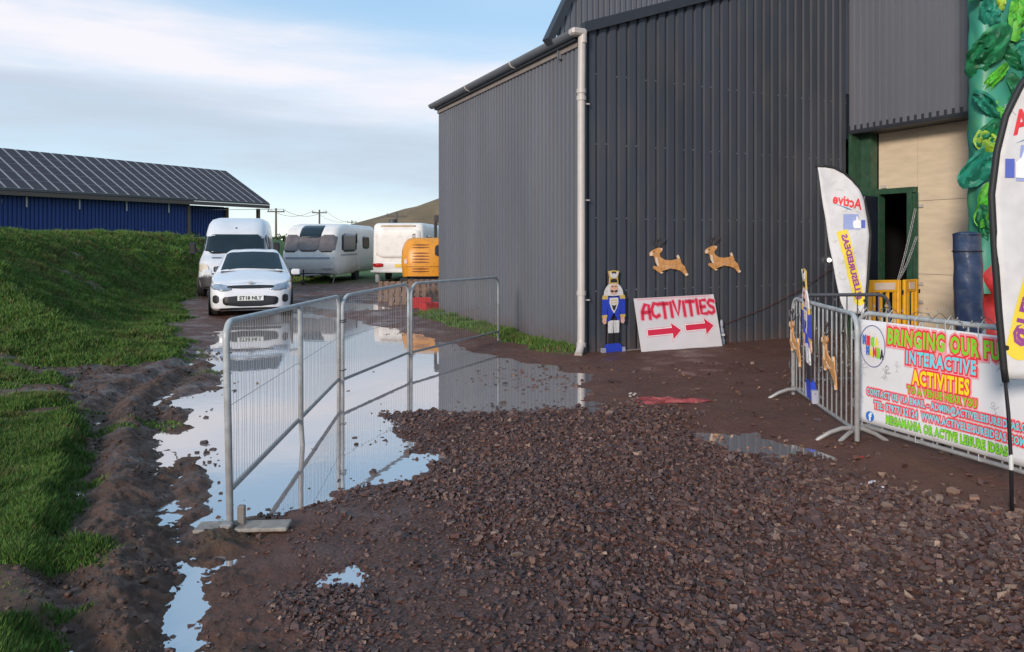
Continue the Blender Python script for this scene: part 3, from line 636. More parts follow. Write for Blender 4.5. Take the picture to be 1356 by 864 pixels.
ncol = int(LN/1.0)
for i in range(ncol):
    for j in range(5):
        o = bpy.data.objects.new('solar_panel', me_p); col.objects.link(o); o.parent = barn
        s0 = j*(sl_/5)+.02; o.location = (-(i+1)*1.0, s0*math.cos(sa), eh-.055+s0*math.sin(sa)+.06); o.rotation_euler = (sa, 0, 0)
        q = bpy.data.objects.new('panel_frame', me_f); col.objects.link(q); q.parent = o
def bs(x0, x1, yy, nm='wall_sheet'):
    ribs(x0, x1, (x1-x0)/max(1, round((x1-x0)/.33)), lambda x: eh-.5, .09, 'narrow', lambda x, d, z: (x, yy-d, z), -.6).build(nm, blue, barn)
x = -LN+.2
while x < -9.6: bs(x, min(x+3.3, -9.45)-.02, 1.0); x += 3.3
bs(-9.2, -4.4, 1.9)
MB().box((-LN/2-2.2, hw*2-.6, 2.4), (LN-4.9, .1, 5.8)).build('rear_wall', blue, barn)
MB().box((-4.3, hw+.6, 2.4), (.1, hw*2-2.6, 5.8)).build('end_wall', blue, barn)
for xx, yy in ((-9.3, .95), (-4.2, 1.7), (-.6, 1.1), (-.6, hw*2-.8)): MB().box((xx, yy, 2.4), (.3, .3, 5.8)).build('post', wood, barn)
bk_ = MB()
for i in range(9): MB().box((-11.5-i*4.2, .8, eh-.95), (.10, .08, .85)).build('downpipe_stub', mat('pale_bracket', (.5, .5, .5), .5), barn)
# ---------------------------------------------------------------- vehicles
XS = [-1, -.996, -.985, -.965, -.93, -.87, -.78, -.65, -.5, -.33, -.16, 0, .16, .33, .5, .65, .78, .87, .93, .965, .985, .996, 1]
class Loft:
    """body as a stack of rounded plan outlines: level = (z, half width, front y, rear y)"""
    def __init__(s, lv, p=9.0): s.lv = lv; s.p = p
    def at(s, z):
        lv = s.lv
        if z <= lv[0][0]: return lv[0][1:]
        for a, b in zip(lv, lv[1:]):
            if z <= b[0]:
                t = (z-a[0])/(b[0]-a[0]+1e-9); return tuple(a[k]+(b[k]-a[k])*t for k in (1, 2, 3))
        return lv[-1][1:]
    def fy(s, x, z, rear=False):
        hw, y0, y1 = s.at(z); q = min(1, abs(x)/hw); hl = (y1-y0)/2; e = hl*(1-(1-q**s.p)**(1/s.p)); return (y1-e) if rear else (y0+e)
    def body(s):
        mb = MB(); m = len(XS)
        for z, hw, y0, y1 in s.lv:
            for rear in (0, 1):
                for q in (XS[:-1] if not rear else XS[::-1][:-1]):
                    hl = (y1-y0)/2; e = hl*(1-(1-abs(q)**s.p)**(1/s.p)); mb.v.append((q*hw, (y1-e) if rear else (y0+e), z))
        n = 2*(m-1)
        for l in range(len(s.lv)-1):
            for i in range(n): j = (i+1) % n; mb.f.append((l*n+i, l*n+j, (l+1)*n+j, (l+1)*n+i))
        mb.f.append(tuple(reversed(range(n)))); mb.f.append(tuple((len(s.lv)-1)*n+i for i in range(n))); return mb
    def front(s, xc, hw, z0, z1, q=8.0, off=.006, thick=.012, rear=False, lean=0.0, taper=0.0, nu=10, nv=8, pw=1.0):
        """raised patch on the front (or rear): lean shifts its top sideways, taper narrows its top"""
        sg = 1 if rear else -1
        def f(u, v, d):
            w_ = hw*(1-taper*v)*max(0.02, (1-abs(2*v-1)**q))**(1/q); x = xc+lean*(v-.5)+(2*u-1)*w_; z = z0+(z1-z0)*v
            return (x, s.fy(x, z, rear)+sg*(off-thick+ (thick if d == 0 else 0)), z)
        return MB().grid(nu, nv, f, thick)
    def side(s, sx, y0, y1, z0, z1, q=8.0, off=.006, thick=.012, lean=0.0, nu=10, nv=8):
        def f(u, v, d):
            w_ = (y1-y0)/2*max(0.02, (1-abs(2*v-1)**q))**(1/q); y = (y0+y1)/2+lean*(v-.5)+(2*u-1)*w_; z = z0+(z1-z0)*v
            hw, a, b_ = s.at(z); hl = (b_-a)/2; t = min(.999, abs(y-(a+b_)/2)/hl); x = hw*(1-t**s.p)**(1/s.p)
            return (sx*(x+off-(0 if d == 0 else thick)), y, z)
        return MB().grid(nu, nv, f, thick)
glass = mat('tinted_glass', (.012, .022, .03), .08, var=.2, scale=2, spec=.35)
glass2 = mat('smoky_window', (.13, .105, .10), .10, var=.35, scale=2.5, spec=.8)
wpaint = mat('white_paint', (.72, .72, .74), .22, var=.04, scale=3, coat=.6, dirt=(.55, .50, .47, .3))
vpaint = mat('dirty_white_paint', (.66, .66, .68), .3, var=.05, scale=2, coat=.4, dirt=(.52, .48, .45, .3))
cream = mat('caravan_white', (.74, .70, .66), .35, var=.04, scale=2, dirt=(.5, .43, .38, .4))
blackp = mat('black_plastic', (.018, .018, .02), .5)
rub_m = mat('tyre_rubber', (.02, .02, .02), .8, dirt=(.07, .045, .035, .6)); rim_m = mat('rim_alloy', (.30, .30, .31), .35, .8)
lamp_m = mat('headlight_glass', (.22, .27, .34), .08, var=.25, scale=14, spec=.9); red_l = mat('red_lens', (.40, .01, .01), .15)
amber = mat('amber_lens', (.6, .22, .03), .2); chrome = mat('chrome', (.6, .6, .6), .15, 1.0); plate_w = mat('plate_white', (.75, .75, .72), .4, var=.02); ink = mat('black_ink', (.01, .01, .01), .5)
plate_y = mat('plate_yellow', (.72, .48, .05), .4)
def wheel(parent, x, y, r=.31, w=.2):
    s_ = 1 if x > 0 else -1; M = Matrix.Translation((x, y, r)) @ Matrix.Rotation(R(90), 4, 'Y')
    wh = bpy.data.objects.new('wheel', None); col.objects.link(wh); wh.parent = parent
    mb = MB(); mb.lathe([(r*.62, -w/2), (r*.93, -w/2), (r, -w*.36), (r, w*.36), (r*.93, w/2), (r*.62, w/2)], 28, M); mb.build('tyre', rub_m, wh, smooth=30)
    mb = MB(); mb.lathe([(.02, w*.30*s_), (r*.18, w*.34*s_), (r*.20, w*.28*s_), (r*.55, w*.40*s_), (r*.64, w*.46*s_), (r*.64, -w*.3*s_), (.02, -w*.3*s_)], 20, M); mb.build('rim', rim_m, wh, smooth=30)
    return wh
def plate(parent, body, x, z, yf, m=plate_w, sg=-1, name='number_plate'):
    mb = MB(); mb.box((x, yf, z), (.52, .012, .115), bev=.004); p = mb.build(name, m, parent)
    if body: text_obj(body, .105, ink, p, lambda u, v, d: (x+u, yf+sg*(.009+d), z-.037+v), align='CENTER', width=.45, outline=.0035)
    return p
# white hatchback ------------------------------------------------
car = thing('parked_car', 'small white hatchback parked nose-on at the edge of the puddle', 'car', (-5.53, 15.5, .0), R(-17)*-1)
car.rotation_euler = (0, 0, R(18))
CL = Loft([(.17, .81, .10, 3.98), (.22, .845, .03, 4.02), (.34, .855, .0, 4.06), (.50, .863, .02, 4.06), (.62, .862, .06, 4.02), (.70, .850, .13, 3.98), (.745, .835, .20, 3.94)], 6.5)
CL.body().build('body', wpaint, car, smooth=35)
def skin(sts, n_up=4, tags=None):
    """sts: [(y,[(x,z)...centre])]; returns dict tag->MB of the mirrored skin"""
    A = np.array([[(x, y, z) for x, z in ring] for y, ring in sts], float)
    def up(A):
        P0 = np.concatenate([2*A[:1]-A[1:2], A, 2*A[-1:]-A[-2:-1]]); out = []
        for i in range(len(A)-1):
            p0, p1, p2, p3 = P0[i], P0[i+1], P0[i+2], P0[i+3]
            for k in range(n_up): t = k/n_up; out.append(.5*((2*p1)+(p2-p0)*t+(2*p0-5*p1+4*p2-p3)*t*t+(3*p1-p0-3*p2+p3)*t**3))
        out.append(A[-1]); return np.array(out)
    A = up(A); A = np.swapaxes(up(np.swapaxes(A, 0, 1)), 0, 1); return A
def hwf(y, z=.73): 
    hw, y0, y1 = CL.at(z); hl = (y1-y0)/2; t = min(.9995, abs(y-(y0+y1)/2)/hl); return hw*(1-t**6.5)**(1/6.5)
def ring(y, zb, zb2, xr, zr, zc, k=1.0):
    h = hwf(y)*k
    return (y, [(h, .715), (h*.995, zb), (h*.955, zb2), (xr, zr), (xr*.55, zr+(zc-zr)*.8), (0, zc)])
sts = [ring(.21, .725, .735, .35, .742, .75), ring(.35, .755, .775, .52, .80, .82), ring(.75, .80, .845, .62, .885, .915), ring(1.10, .83, .895, .66, .955, 1.0),
       ring(1.16, .84, .91, .665, .985, 1.03), ring(1.80, .86, .95, .575, 1.335, 1.40), ring(1.95, .87, .955, .565, 1.37, 1.43), ring(2.6, .88, .96, .56, 1.39, 1.455), ring(3.3, .89, .97, .53, 1.34, 1.41), ring(3.78, .86, .93, .52, 1.02, 1.05), ring(3.90, .80, .86, .50, .93, .95)]
G = skin(sts); nI, nJ = G.shape[:2]
parts_ = {}
for i in range(nI-1):
    for j in range(nJ-1):
        ci, cj = i/4, j/4; ym = (G[i, j, 1]+G[i+1, j, 1])/2
        t_ = 'hood'
        if 4.0 <= ci < 5.0 and cj >= 3.0: t_ = 'windscreen'
        elif 5.0 <= ci < 8.0 and 2.0 <= cj < 2.75 and not (26 <= i < 27): t_ = 'side_window'
        elif 8.0 <= ci < 8.75 and cj >= 3: t_ = 'rear_window'
        elif ci >= 4: t_ = 'roof'
        for sx in (1, -1):
            mb = parts_.setdefault(t_ if t_ != 'side_window' else (t_, sx), MB()); o = len(mb.v)
            q = [G[i, j], G[i+1, j], G[i+1, j+1], G[i, j+1]]
            mb.v += [(sx*p[0], p[1], p[2]) for p in q]; mb.f.append((o, o+1, o+2, o+3) if sx > 0 else (o+3, o+2, o+1, o))
def weld(o):
    b = bmesh.new(); b.from_mesh(o.data); bmesh.ops.remove_doubles(b, verts=b.verts, dist=.0005); bmesh.ops.recalc_face_normals(b, faces=b.faces); b.to_mesh(o.data); b.free(); o.data.shade_smooth(); return o
for k, mb in parts_.items():
    nm = k if isinstance(k, str) else k[0]
    weld(mb.build(nm, glass if 'wind' in nm else wpaint, car))
MB().box((.0, 2.2, .62), (1.3, 2.4, .7)).build('cabin_floor', blackp, car)
for sx in (-1, 1):
    MB().box((sx*.36, 2.0, 1.0), (.42, .16, .62), bev=.08).build('seat', mat('seat_cloth', (.03, .03, .035), .8), car)
    CL.front(sx*.60, .20, .585, .73, q=3, off=.010, thick=.03, lean=sx*.14, nu=8, nv=5).build('headlight', lamp_m, car, smooth=True)
    CL.front(sx*.70, .065, .33, .50, q=3, off=.010, thick=.03).build('fog_lamp', blackp, car, smooth=True)
    m_ = MB().box((sx*.95, 1.28, .93), (.20, .10, .14), bev=.04).build('door_mirror', wpaint, car, smooth=40); MB().box((sx*.87, 1.34, .90), (.10, .05, .04)).build('mirror_arm', blackp, m_)
CL.front(0, .47, .635, .705, q=4, off=.012, thick=.03).build('grille', blackp, car, smooth=True)
CL.front(0, .54, .26, .49, q=4, off=.010, thick=.03, taper=-.05).build('lower_grille', blackp, car, smooth=True)
CL.front(0, .62, .18, .235, q=6, off=.014, thick=.03).build('bumper_lip', blackp, car, smooth=True)
MB().lathe([(.01, 0), (.06, 0), (.055, .012), (.01, .014)], 20, Matrix.Translation((0, .135, .752)) @ Matrix.Rotation(R(60), 4, 'X') @ Matrix.Scale(.5, 4, (0, 1, 0))).build('badge', chrome, car)
plate(car, 'ST18 NLY', 0, .44, -.018)
for sx in (-1, 1):
    for yy in (.80, 3.25):
        mb = MB(); mb.lathe([(.30, -.01), (.35, .0), (.35, .012), (.30, .012)], 24, Matrix.Translation((sx*.858, yy, .32)) @ Matrix.Rotation(R(90*sx), 4, 'Y')); mb.build('wheel_arch', blackp, car)
        wheel(car, sx*.755, yy, .31)
for sx in (-1, 1):
    MB().path([(sx*.5, 1.13, 1.01), (sx*.1-.25, 1.16, 1.035)], .008, 6).build('wiper', blackp, car)
MB().box((0, 1.62, 1.25), (.24, .03, .07), bev=.02).build('rear_view_mirror', blackp, car)
# white panel van ------------------------------------------------
van = thing('parked_van', 'tall white high-roof van parked behind the white hatchback beside the grass bank', 'van', (-7.95, 20.8, .02), R(16))
VL = Loft([(.28, .90, .06, 5.5), (.34, .96, .0, 5.55), (.62, 1.0, .0, 5.6), (.70, 1.0, .06, 5.6), (.98, 1.0, .14, 5.6), (1.10, .99, .30, 5.6), (1.20, .985, .62, 5.6), (1.26, .98, .78, 5.6), (1.86, .91, 1.22, 5.58), (1.95, .90, 1.32, 5.58), (2.15, .87, 1.62, 5.56), (2.30, .80, 2.0, 5.5), (2.37, .66, 2.5, 5.3)], 6.0)
VL.body().build('body', vpaint, van, smooth=40)
VL.front(0, .90, 1.28, 1.84, q=14, off=.012, thick=.02, taper=.08, nu=24).build('windscreen', glass, van, smooth=True)
VL.front(0, .99, .30, .64, q=30, off=.012, thick=.03, nu=30).build('bumper', mat('grey_bumper', (.035, .035, .04), .6, dirt=(.10, .07, .06, .6)), van, smooth=True)
VL.front(0, .50, .74, .93, q=6, off=.012, thick=.03).build('grille', blackp, van, smooth=True)
for zz in (.79, .84, .89): VL.front(0, .46, zz, zz+.012, q=6, off=.02, thick=.01, nv=1).build('grille_bar', mat('grey_bar', (.2, .2, .2), .4), van)
for sx in (-1, 1):
    VL.front(sx*.78, .15, .74, 1.0, q=3, off=.016, thick=.04, lean=sx*.06).build('headlight', mat('warm_headlight', (.62, .55, .45), .12, spec=.9), van, smooth=True)
    VL.side(sx, 1.35, 2.25, 1.28, 1.84, off=.008, lean=.12).build('side_window', glass, van, smooth=True)
    m_ = MB().box((sx*1.17, 1.05, 1.42), (.18, .14, .36), bev=.05).build('door_mirror', blackp, van, smooth=40); MB().box((sx*1.04, 1.08, 1.36), (.16, .06, .05)).build('mirror_arm', blackp, m_)
    VL.side(sx, 2.5, 4.0, .55, 1.9, q=20, off=.004, thick=.008).build('side_door', vpaint, van)
    VL.side(sx, 1.3, 1.42, 1.1, 1.14, off=.02, thick=.03).build('door_handle', blackp, van)
    VL.front(sx*.45, .16, 1.135, 1.165, off=.01, thick=.02, nv=2).build('bonnet_vent', blackp, van)
    for yy in (.95, 4.5): wheel(van, sx*.90, yy, .34, .22)
    MB().path([(sx*.62, .74, 1.27), (sx*.1, .80, 1.31)], .012, 6).build('wiper', blackp, van)
MB().box((.3, .92, 1.36), (.5, .22, .05), bev=.02).build('papers', mat('paper_white', (.6, .6, .6), .6), van)
VL.front(.78, .05, 1.72, 1.78, q=8, off=.02, thick=.01).build('tax_sticker', mat('sticker', (.6, .55, .65), .5), van)
MB().lathe([(.005, 0), (.03, 0), (.02, .02), (.005, .03)], 10, Matrix.Translation((0, 1.41, 2.03))).build('roof_marker', blackp, van)
# touring caravan -------------------------------------------------
cv = thing('touring_caravan', 'white touring caravan with three front windows parked beside the tall white van', 'caravan', (-7.80, 28.0, 0), R(-3.2))
KL = Loft([(.36, 1.02, .16, 6.4), (.45, 1.09, .04, 6.5), (.70, 1.11, -.05, 6.55), (1.0, 1.11, -.06, 6.56), (1.25, 1.10, .0, 6.56), (1.55, 1.09, .12, 6.56), (1.95, 1.08, .34, 6.54), (2.18, 1.06, .62, 6.5), (2.30, 1.02, .95, 6.4), (2.37, .92, 1.5, 6.2)], 11.0)
KL.body().build('body', cream, cv, smooth=40)
KL.front(0, .37, 1.27, 2.28, q=10, off=.02, thick=.03, taper=-.22, nv=12).build('front_window', glass2, cv, smooth=True)
KL.front(0, .42, 1.80, 2.32, q=10, off=.030, thick=.03, taper=.0, nv=12).build('skylight', glass, cv, smooth=True)
for sx in (-1, 1):
    KL.front(sx*.71, .31, 1.25, 1.92, q=7, off=.02, thick=.03, lean=sx*.02).build('front_window', glass2, cv, smooth=True)
    KL.front(sx*.76, .20, .58, .66, q=6, off=.02, thick=.03).build('marker_lamp', mat('lamp_clear', (.5, .5, .5), .2), cv, smooth=True)
    KL.side(sx, .8, 2.9, 1.25, 1.98, off=.02, thick=.03, lean=.1).build('side_window', glass, cv, smooth=True)
    KL.side(sx, 2.9, 3.5, .5, 2.05, q=20, off=.008, thick=.012).build('door', cream, cv)
    KL.side(sx, 3.9, 5.0, 1.35, 1.9, off=.02, thick=.03).build('side_window', glass, cv, smooth=True)
    KL.side(sx, .6, 3.4, 1.10, 1.16, q=30, off=.006, thick=.01, lean=0).build('stripe', mat('grey_stripe', (.25, .27, .32), .4), cv)
    wheel(cv, sx*.98, 3.1, .32, .18)
    MB().tube((sx*.8, .5, 0), (sx*.85, .7, .4), .025).build('corner_steady', zn, cv)
    KL.side(sx, 2.88, 2.98, 1.6, 2.0, off=.03, thick=.04).build('grab_handle', blackp, cv)
KL.front(0, 1.0, 1.0, 1.06, q=20, off=.02, thick=.03).build('trim_strip', mat('grey_stripe', (.25, .27, .32), .4), cv, smooth=True)
KL.front(0, 1.02, .36, .46, q=20, off=.02, thick=.03).build('bumper_strip', mat('grey_skirt', (.3, .3, .31), .5), cv, smooth=True)
MB().path([(-.5, .2, .38), (0, -1.1, .40), (.5, .2, .38)], .035, 8).build('drawbar', zn, cv)
mb = MB(); mb.tube((.12, -.85, 0), (.12, -.85, .62), .03); mb.lathe([(.02, -.03), (.11, -.03), (.11, .03), (.02, .03)], 14, Matrix.Translation((.12, -.85, .11)) @ Matrix.Rotation(R(90), 4, 'Y')); mb.build('jockey_wheel', blackp, cv)
MB().box((0, -1.15, .45), (.14, .36, .14), bev=.04).build('hitch', blackp, cv)
# second caravan seen from behind ---------------------------------
c2 = thing('rear_caravan', 'white caravan seen from behind with red tail lamp beside the yellow digger', 'caravan', (-4.52, 29.0, 0), R(-3))
RL = Loft([(.42, 1.02, .06, 6.0), (.5, 1.06, .0, 6.0), (.78, 1.07, .0, 6.0), (.84, 1.06, .06, 6.0), (1.9, 1.05, .05, 6.0), (2.26, 1.03, .08, 6.0), (2.36, .98, .16, 5.9), (2.40, .9, .3, 5.8)], 18.0)
RL.body().build('body', cream, c2, smooth=40)
RL.front(0, .90, 1.0, 2.18, q=9, off=.015, thick=.02, nv=10).build('rear_panel', cream, c2, smooth=True)
RL.front(0, .70, 2.24, 2.31, q=8, off=.02, thick=.03).build('rear_marker', mat('tan_strip', (.45, .33, .2), .5), c2, smooth=True)
for sx in (-1, 1):
    RL.front(sx*.80, .22, .64, .80, q=5, off=.02, thick=.03).build('tail_lamp', red_l, c2, smooth=True)
    RL.side(sx, .5, 1.8, 1.3, 1.9, off=.02, thick=.03).build('side_window', glass, c2, smooth=True)
    MB().tube((sx*.86, .2, 0), (sx*.86, .2, .45), .09, 10).build('support_leg', cream, c2)
    wheel(c2, sx*.95, 2.6, .3, .18)
MB().box((0, -.02, .47), (2.16, .12, .10), bev=.03).build('bumper', cream, c2)
plate(c2, None, .15, .70, -.03, plate_y)
RL.front(.55, .16, 1.45, 1.70, q=2.5, off=.022, thick=.01).build('decal', mat('pale_blue_decal', (.35, .38, .5), .5), c2)
# yellow digger ------------------------------------------------------
dg = thing('yellow_excavator', 'yellow tracked digger with louvred engine cover half hidden by the shed corner', 'digger', (-2.62, 22.0, .02), R(2))
yel = mat('digger_yellow', (.68, .27, .015), .4, var=.08, scale=4, dirt=(.25, .13, .05, .4))
DL = Loft([(.50, .62, .10, 1.7), (.56, .72, .0, 1.75), (.95, .76, -.03, 1.8), (1.35, .75, .02, 1.8), (1.58, .68, .12, 1.8), (1.70, .58, .25, 1.7), (1.74, .45, .4, 1.6)], 4.0)
DL.body().build('engine_cover', yel, dg, smooth=40)
for zz in (.70, .78, .98, 1.07, 1.16, 1.25, 1.42, 1.50): DL.front(-.12, .26, zz, zz+.045, q=3, off=.008, thick=.02, nv=3).build('louvre', mat('louvre_dark', (.20, .06, .01), .6), dg)
DL.front(0, .70, .86, .872, q=30, off=.006, thick=.01).build('panel_gap', ink, dg)
DL.front(0, .66, .50, .58, q=20, off=.012, thick=.03).build('bumper_strip', blackp, dg, smooth=True)
DL.front(.42, .12, 1.18, 1.52, q=4, off=.012, thick=.02).build('grille', blackp, dg)
DL.front(-.58, .05, .95, 1.10, q=3, off=.015, thick=.02).build('reflector', mat('reflector_pale', (.6, .5, .4), .3), dg)
for xx in (-.4, .4): MB().path([(xx, .5, 1.72), (xx, .5, 1.84), (xx, 1.1, 1.86), (xx, 1.1, 1.74)], .015, 6).build('handrail', blackp, dg)
MB().path([(.60, .10, .7), (.66, .0, 1.0), (.62, .12, 1.35)], .025, 6).build('hose', blackp, dg)
cbm = MB().box((-.30, 1.7, 1.15), (.85, 1.0, 1.1), bev=.12); cbo = cbm.build('cab', yel, dg); cbo.location = (.75, .55, -.1)
MB().box((.45, 1.72, 1.35), (.6, .03, .5)).build('cab_window', glass, dg)
for sx in (-1, 1):
    o = 0; pr = [(-.95, .28), (-.8, .50), (1.0, .50), (1.15, .28), (1.0, .04), (-.8, .04)]
    MB().prism(pr, sx*.75, sx*.42, lambda u, v, d: (d, u+.9, v)).build('track', rub_m, dg)
MB().box((0, .9, .42), (.9, 1.6, .25)).build('undercarriage', blackp, dg)
MB().path([(.55, 1.9, 1.0), (.45, 2.1, 2.4), (.40, 1.6, 3.05)], [.13, .12, .08], 8).build('boom', mat('boom_tan', (.42, .26, .12), .5), dg)
MB().path([(.22, 1.4, 1.7), (.22, 1.45, 2.45)], .05, 8).build('exhaust', blackp, dg)
MB().box((.28, 1.3, 2.35), (.12, .12, .22)).build('work_lamp', blackp, dg)
# clutter under and beside the digger
for k, (px, py, s_) in enumerate([(556, 408, 1.0), (570, 412, .8)]):
    x, y = P(px, py+2); t = thing('red_crate', ['larger red plastic crate at the shed corner under the digger', 'smaller red plastic crate next to the shed corner below the digger'][k], 'crate', (x, y, .0), .2+k*.5, 'red crates by the shed corner')
    redm = mat('red_plastic', (.42, .03, .03), .45)
    for sx in (-1, 1): MB().box((sx*.25*s_, 0, .14*s_), (.03, .36*s_, .28*s_)).build('crate_side', redm, t); MB().box((0, sx*.18*s_, .14*s_), (.5*s_, .02, .28*s_)).build('crate_side', redm, t)
    MB().box((0, 0, .02), (.5*s_, .36*s_, .03)).build('crate_base', redm, t)
for k in range(3):
    px, py = [(524, 402), (540, 406), (563, 398)][k]; x, y = P(px, py); t = thing('timber_pallet', ['weathered wooden pallet on edge left of the red crates', 'tilted wooden pallet between the digger and the red crates', 'dark wooden pallet standing behind the red crates'][k], 'pallet', (x, y, 0), .1*k, 'old pallets by the digger')
    for i in range(6): MB().box((-.42+i*.165, 0, .30), (.10, .03, .58)).build('slat', mat('old_wood', (.17, .105, .075), .8, var=.25), t)
    for zz in (.06, .30, .54): MB().box((0, .06, zz), (.95, .08, .08)).build('bearer', mat('old_wood', (.17, .105, .075), .8), t)
    t.rotation_euler = (R(-12), 0, .1*k)
# ---------------------------------------------------------------- far things
def hill():
    n, m = 90, 24; X_ = np.linspace(-160, 260, n); V = []
    ys_ = np.linspace(200, 420, m); rs = np.array([[x, y] for y in ys_ for x in X_]); x, y = rs.T
    # ridge rising to the right as seen from the yard
    px = 678+970*x/300.0
    h = 2+np.interp(px, [300, 420, 470, 500, 530, 583, 700, 900], [.5, 2, 9.3, 12, 14.5, 20, 28, 31])+3.0*(fbm(x*.06, y*.06, 4, 401)-.5)*sst(430, 560, px)
    z = -2+h*np.exp(-((y-300)/60.0)**2)
    V = np.stack([x, y, z], 1); q = np.array([(j*n+i, j*n+i+1, j*n+n+i+1, j*n+n+i) for j in range(m-1) for i in range(n-1)])
    hm = mat('hill_bracken', (.17, .115, .06), .95, var=.35, scale=.06, dirt=(.09, .085, .04, .5))
    me = mesh_np('hill', V, q, None, hm); me.shade_smooth(); o = bpy.data.objects.new('hill', me); col.objects.link(o); struct(o)
hill()
pole_m = mat('weathered_pole', (.12, .10, .09), .8)
poles = []
for k, (px, top, d, lab) in enumerate([(365.5, 276, 75, 'wooden utility pole seen just right of the tall van roof'), (423, 278, 85, 'wooden utility pole rising above the touring caravan roof'), (466, 292, 130, 'short far utility pole above the gap between the two caravans'), (525, 281, 60, 'utility pole with a transformer drum above the rear caravan')]):
    x = (px-678)*d/970; h = 1.6+(322-top)*d/970
    t = thing('utility_pole', lab, 'utility pole', (x, d, 0), .25, 'utility poles across the fields')
    MB().path([(0, 0, -.3), (0, 0, h)], [.13, .09], 8).build('pole', pole_m, t)
    MB().box((0, 0, h-.35), (1.7, .12, .12)).build('crossarm', pole_m, t)
    for sx in (-.75, 0, .75): MB().lathe([(.02, 0), (.05, .02), (.05, .14), (.02, .18)], 8, Matrix.Translation((sx, 0, h-.29))).build('insulator', mat('ceramic', (.2, .16, .13), .3), t)
    if k == 3: MB().tube((-.35, -.1, h-1.6), (-.35, -.1, h-.6), .28, 12).build('transformer', mat('grey_drum', (.08, .08, .09), .5), t)
    poles.append((x, d, h))
wires = thing('power_lines', 'thin overhead power lines strung between the utility poles', 'power line', (poles[0][0], poles[0][1], 0))
def wire(p, q, sag):
    MB().path([Vector(p).lerp(Vector(q), i/12)+Vector((0, 0, -sag*4*(i/12)*(1-i/12)))-wires.location for i in range(13)], .018, 4).build('cable', pole_m, wires)
pl = [(-75, 60, 6.3)]+[(a, b_, c_-.1) for a, b_, c_ in poles[:3]]
for a, b_ in zip(pl, pl[1:]):
    for o in (-.7, .7): wire((a[0]+o, a[1], a[2]), (b_[0]+o, b_[1], b_[2]), .7)
# field hedge across the gap between the van and the caravan
def hedge(name, pts, h, wd, lab, seed):
    r2 = np.random.default_rng(seed); n = 9000; k = r2.random(n)*(len(pts)-1); i = k.astype(int); f = k-i; p = np.array(pts); b_ = p[i]*(1-f[:, None])+p[i+1]*f[:, None]
    c = np.stack([b_[:, 0]+r2.normal(0, wd*.3, n), b_[:, 1]+r2.normal(0, wd*.3, n), r2.uniform(0, 1, n)**.8*h*(.8+.4*fbm(b_[:, 0]*.3, b_[:, 1]*.3, 3, seed))], 1)
    V = c[:, None]+r2.normal(0, .13, (n, 3, 3)); g = r2.uniform(.5, 1.3, (n, 1)); C = np.repeat(np.array([[.04, .065, .022]])*g, 3, 0)
    o = bpy.data.objects.new(name, mesh_np(name, V.reshape(-1, 3), np.arange(n*3).reshape(-1, 3), C, grass_m)); col.objects.link(o); stuff(o); tag(o, lab, 'hedge'); return o
hedge('field_hedge', [(-30, 46), (-18, 50), (-10, 54), (0, 58)], 2.2, 1.2, 'low dark hedge along the field behind the caravans', 5)
# ---------------------------------------------------------------- temporary fence panels on the left (one built per pair of points)
def mesh_panel(A, B, hA, hB, zr, label, rA=.14, rB=.14, extra=None, footA=True, lean=0.0, zA=0, zB=0, r=.019):
    A = Vector((*A, 0)); B = Vector((*B, 0)); d = (B-A); Ln = d.length; rz = math.atan2(d.y, d.x)
    t = thing('mesh_fence', label, 'fence panel', A, rz, 'temporary mesh fence panels across the puddle')
    n = 6; cA = [(rA*(1-math.cos(R(90*i/n)))-lean, 0, hA-rA+rA*math.sin(R(90*i/n))) for i in range(n+1)]
    cB = [(Ln-rB+rB*math.sin(R(90*i/n)), 0, hB-rB+rB*math.cos(R(90*i/n))) for i in range(n+1)]
    MB().path([(0, 0, zA-.1), (-lean*.5, 0, .55)]+cA+cB+[(Ln, 0, zB-.12)], r, 12).build('frame', zn, t, smooth=40)
    MB().path([(0, 0, zr[0]), (Ln, 0, zr[1])], r*.85, 10).build('bottom_rail', zn, t, smooth=40)
    mid = MB().path([(0, .0, (hA+zr[0])/2), (Ln, 0, (hB+zr[1])/2)], .0022, 4)
    wires_ = MB(); m = int(Ln/.052)
    for i in range(1, m):
        x = Ln*i/m+random.uniform(-.002, .002); f = i/m; top = hA+(hB-hA)*f-.01
        e = min(x+lean, Ln-x)
        if e < rA: top -= rA-math.sqrt(max(0, rA*rA-(rA-e)**2))
        wires_.path([(x, 0, zr[0]+(zr[1]-zr[0])*f), (x+.004*math.sin(i), .004*math.cos(i*2.1), .62), (x-lean*(1-f)*.6, 0, top)], .0013, 4, cap=False)
    stuff(wires_.build('wire_infill', mat('thin_wire', (.33, .33, .33), .45, .6), t)); mid.build('tension_wire', zn, t)
    if extra: 
        for k in extra:
            MB().path([(k*Ln-.02, -.02, hA+(hB-hA)*k-.01), (k*Ln, -.02, .5), (k*Ln+.01, -.02, .18), (k*Ln+.035, -.025, .02), (k*Ln+.035, -.025, -.1)], r*1.0, 10).build('middle_post', zn, t, smooth=40)
    return t
pA, pB, pC, pD = (-1.56, 4.06), (-1.805, 7.63), (-1.32, 9.35), (-.215, 11.6)
f1 = mesh_panel(pA, pB, 1.165, 1.05, (.235, .18), 'nearest long mesh fence panel with its end post on a flat board', lean=.075, rA=.09, r=.0195, extra=[.47])
f2 = mesh_panel((pB[0]+.045, pB[1]-.02), pC, 1.05, 1.08, (.18, .20), 'short middle mesh fence panel standing in the puddle')
f3 = mesh_panel((pC[0]+.03, pC[1]+.02), pD, 1.08, 1.06, (.20, .20), 'farthest mesh fence panel with its end post by the shed side wall')
mb = MB()
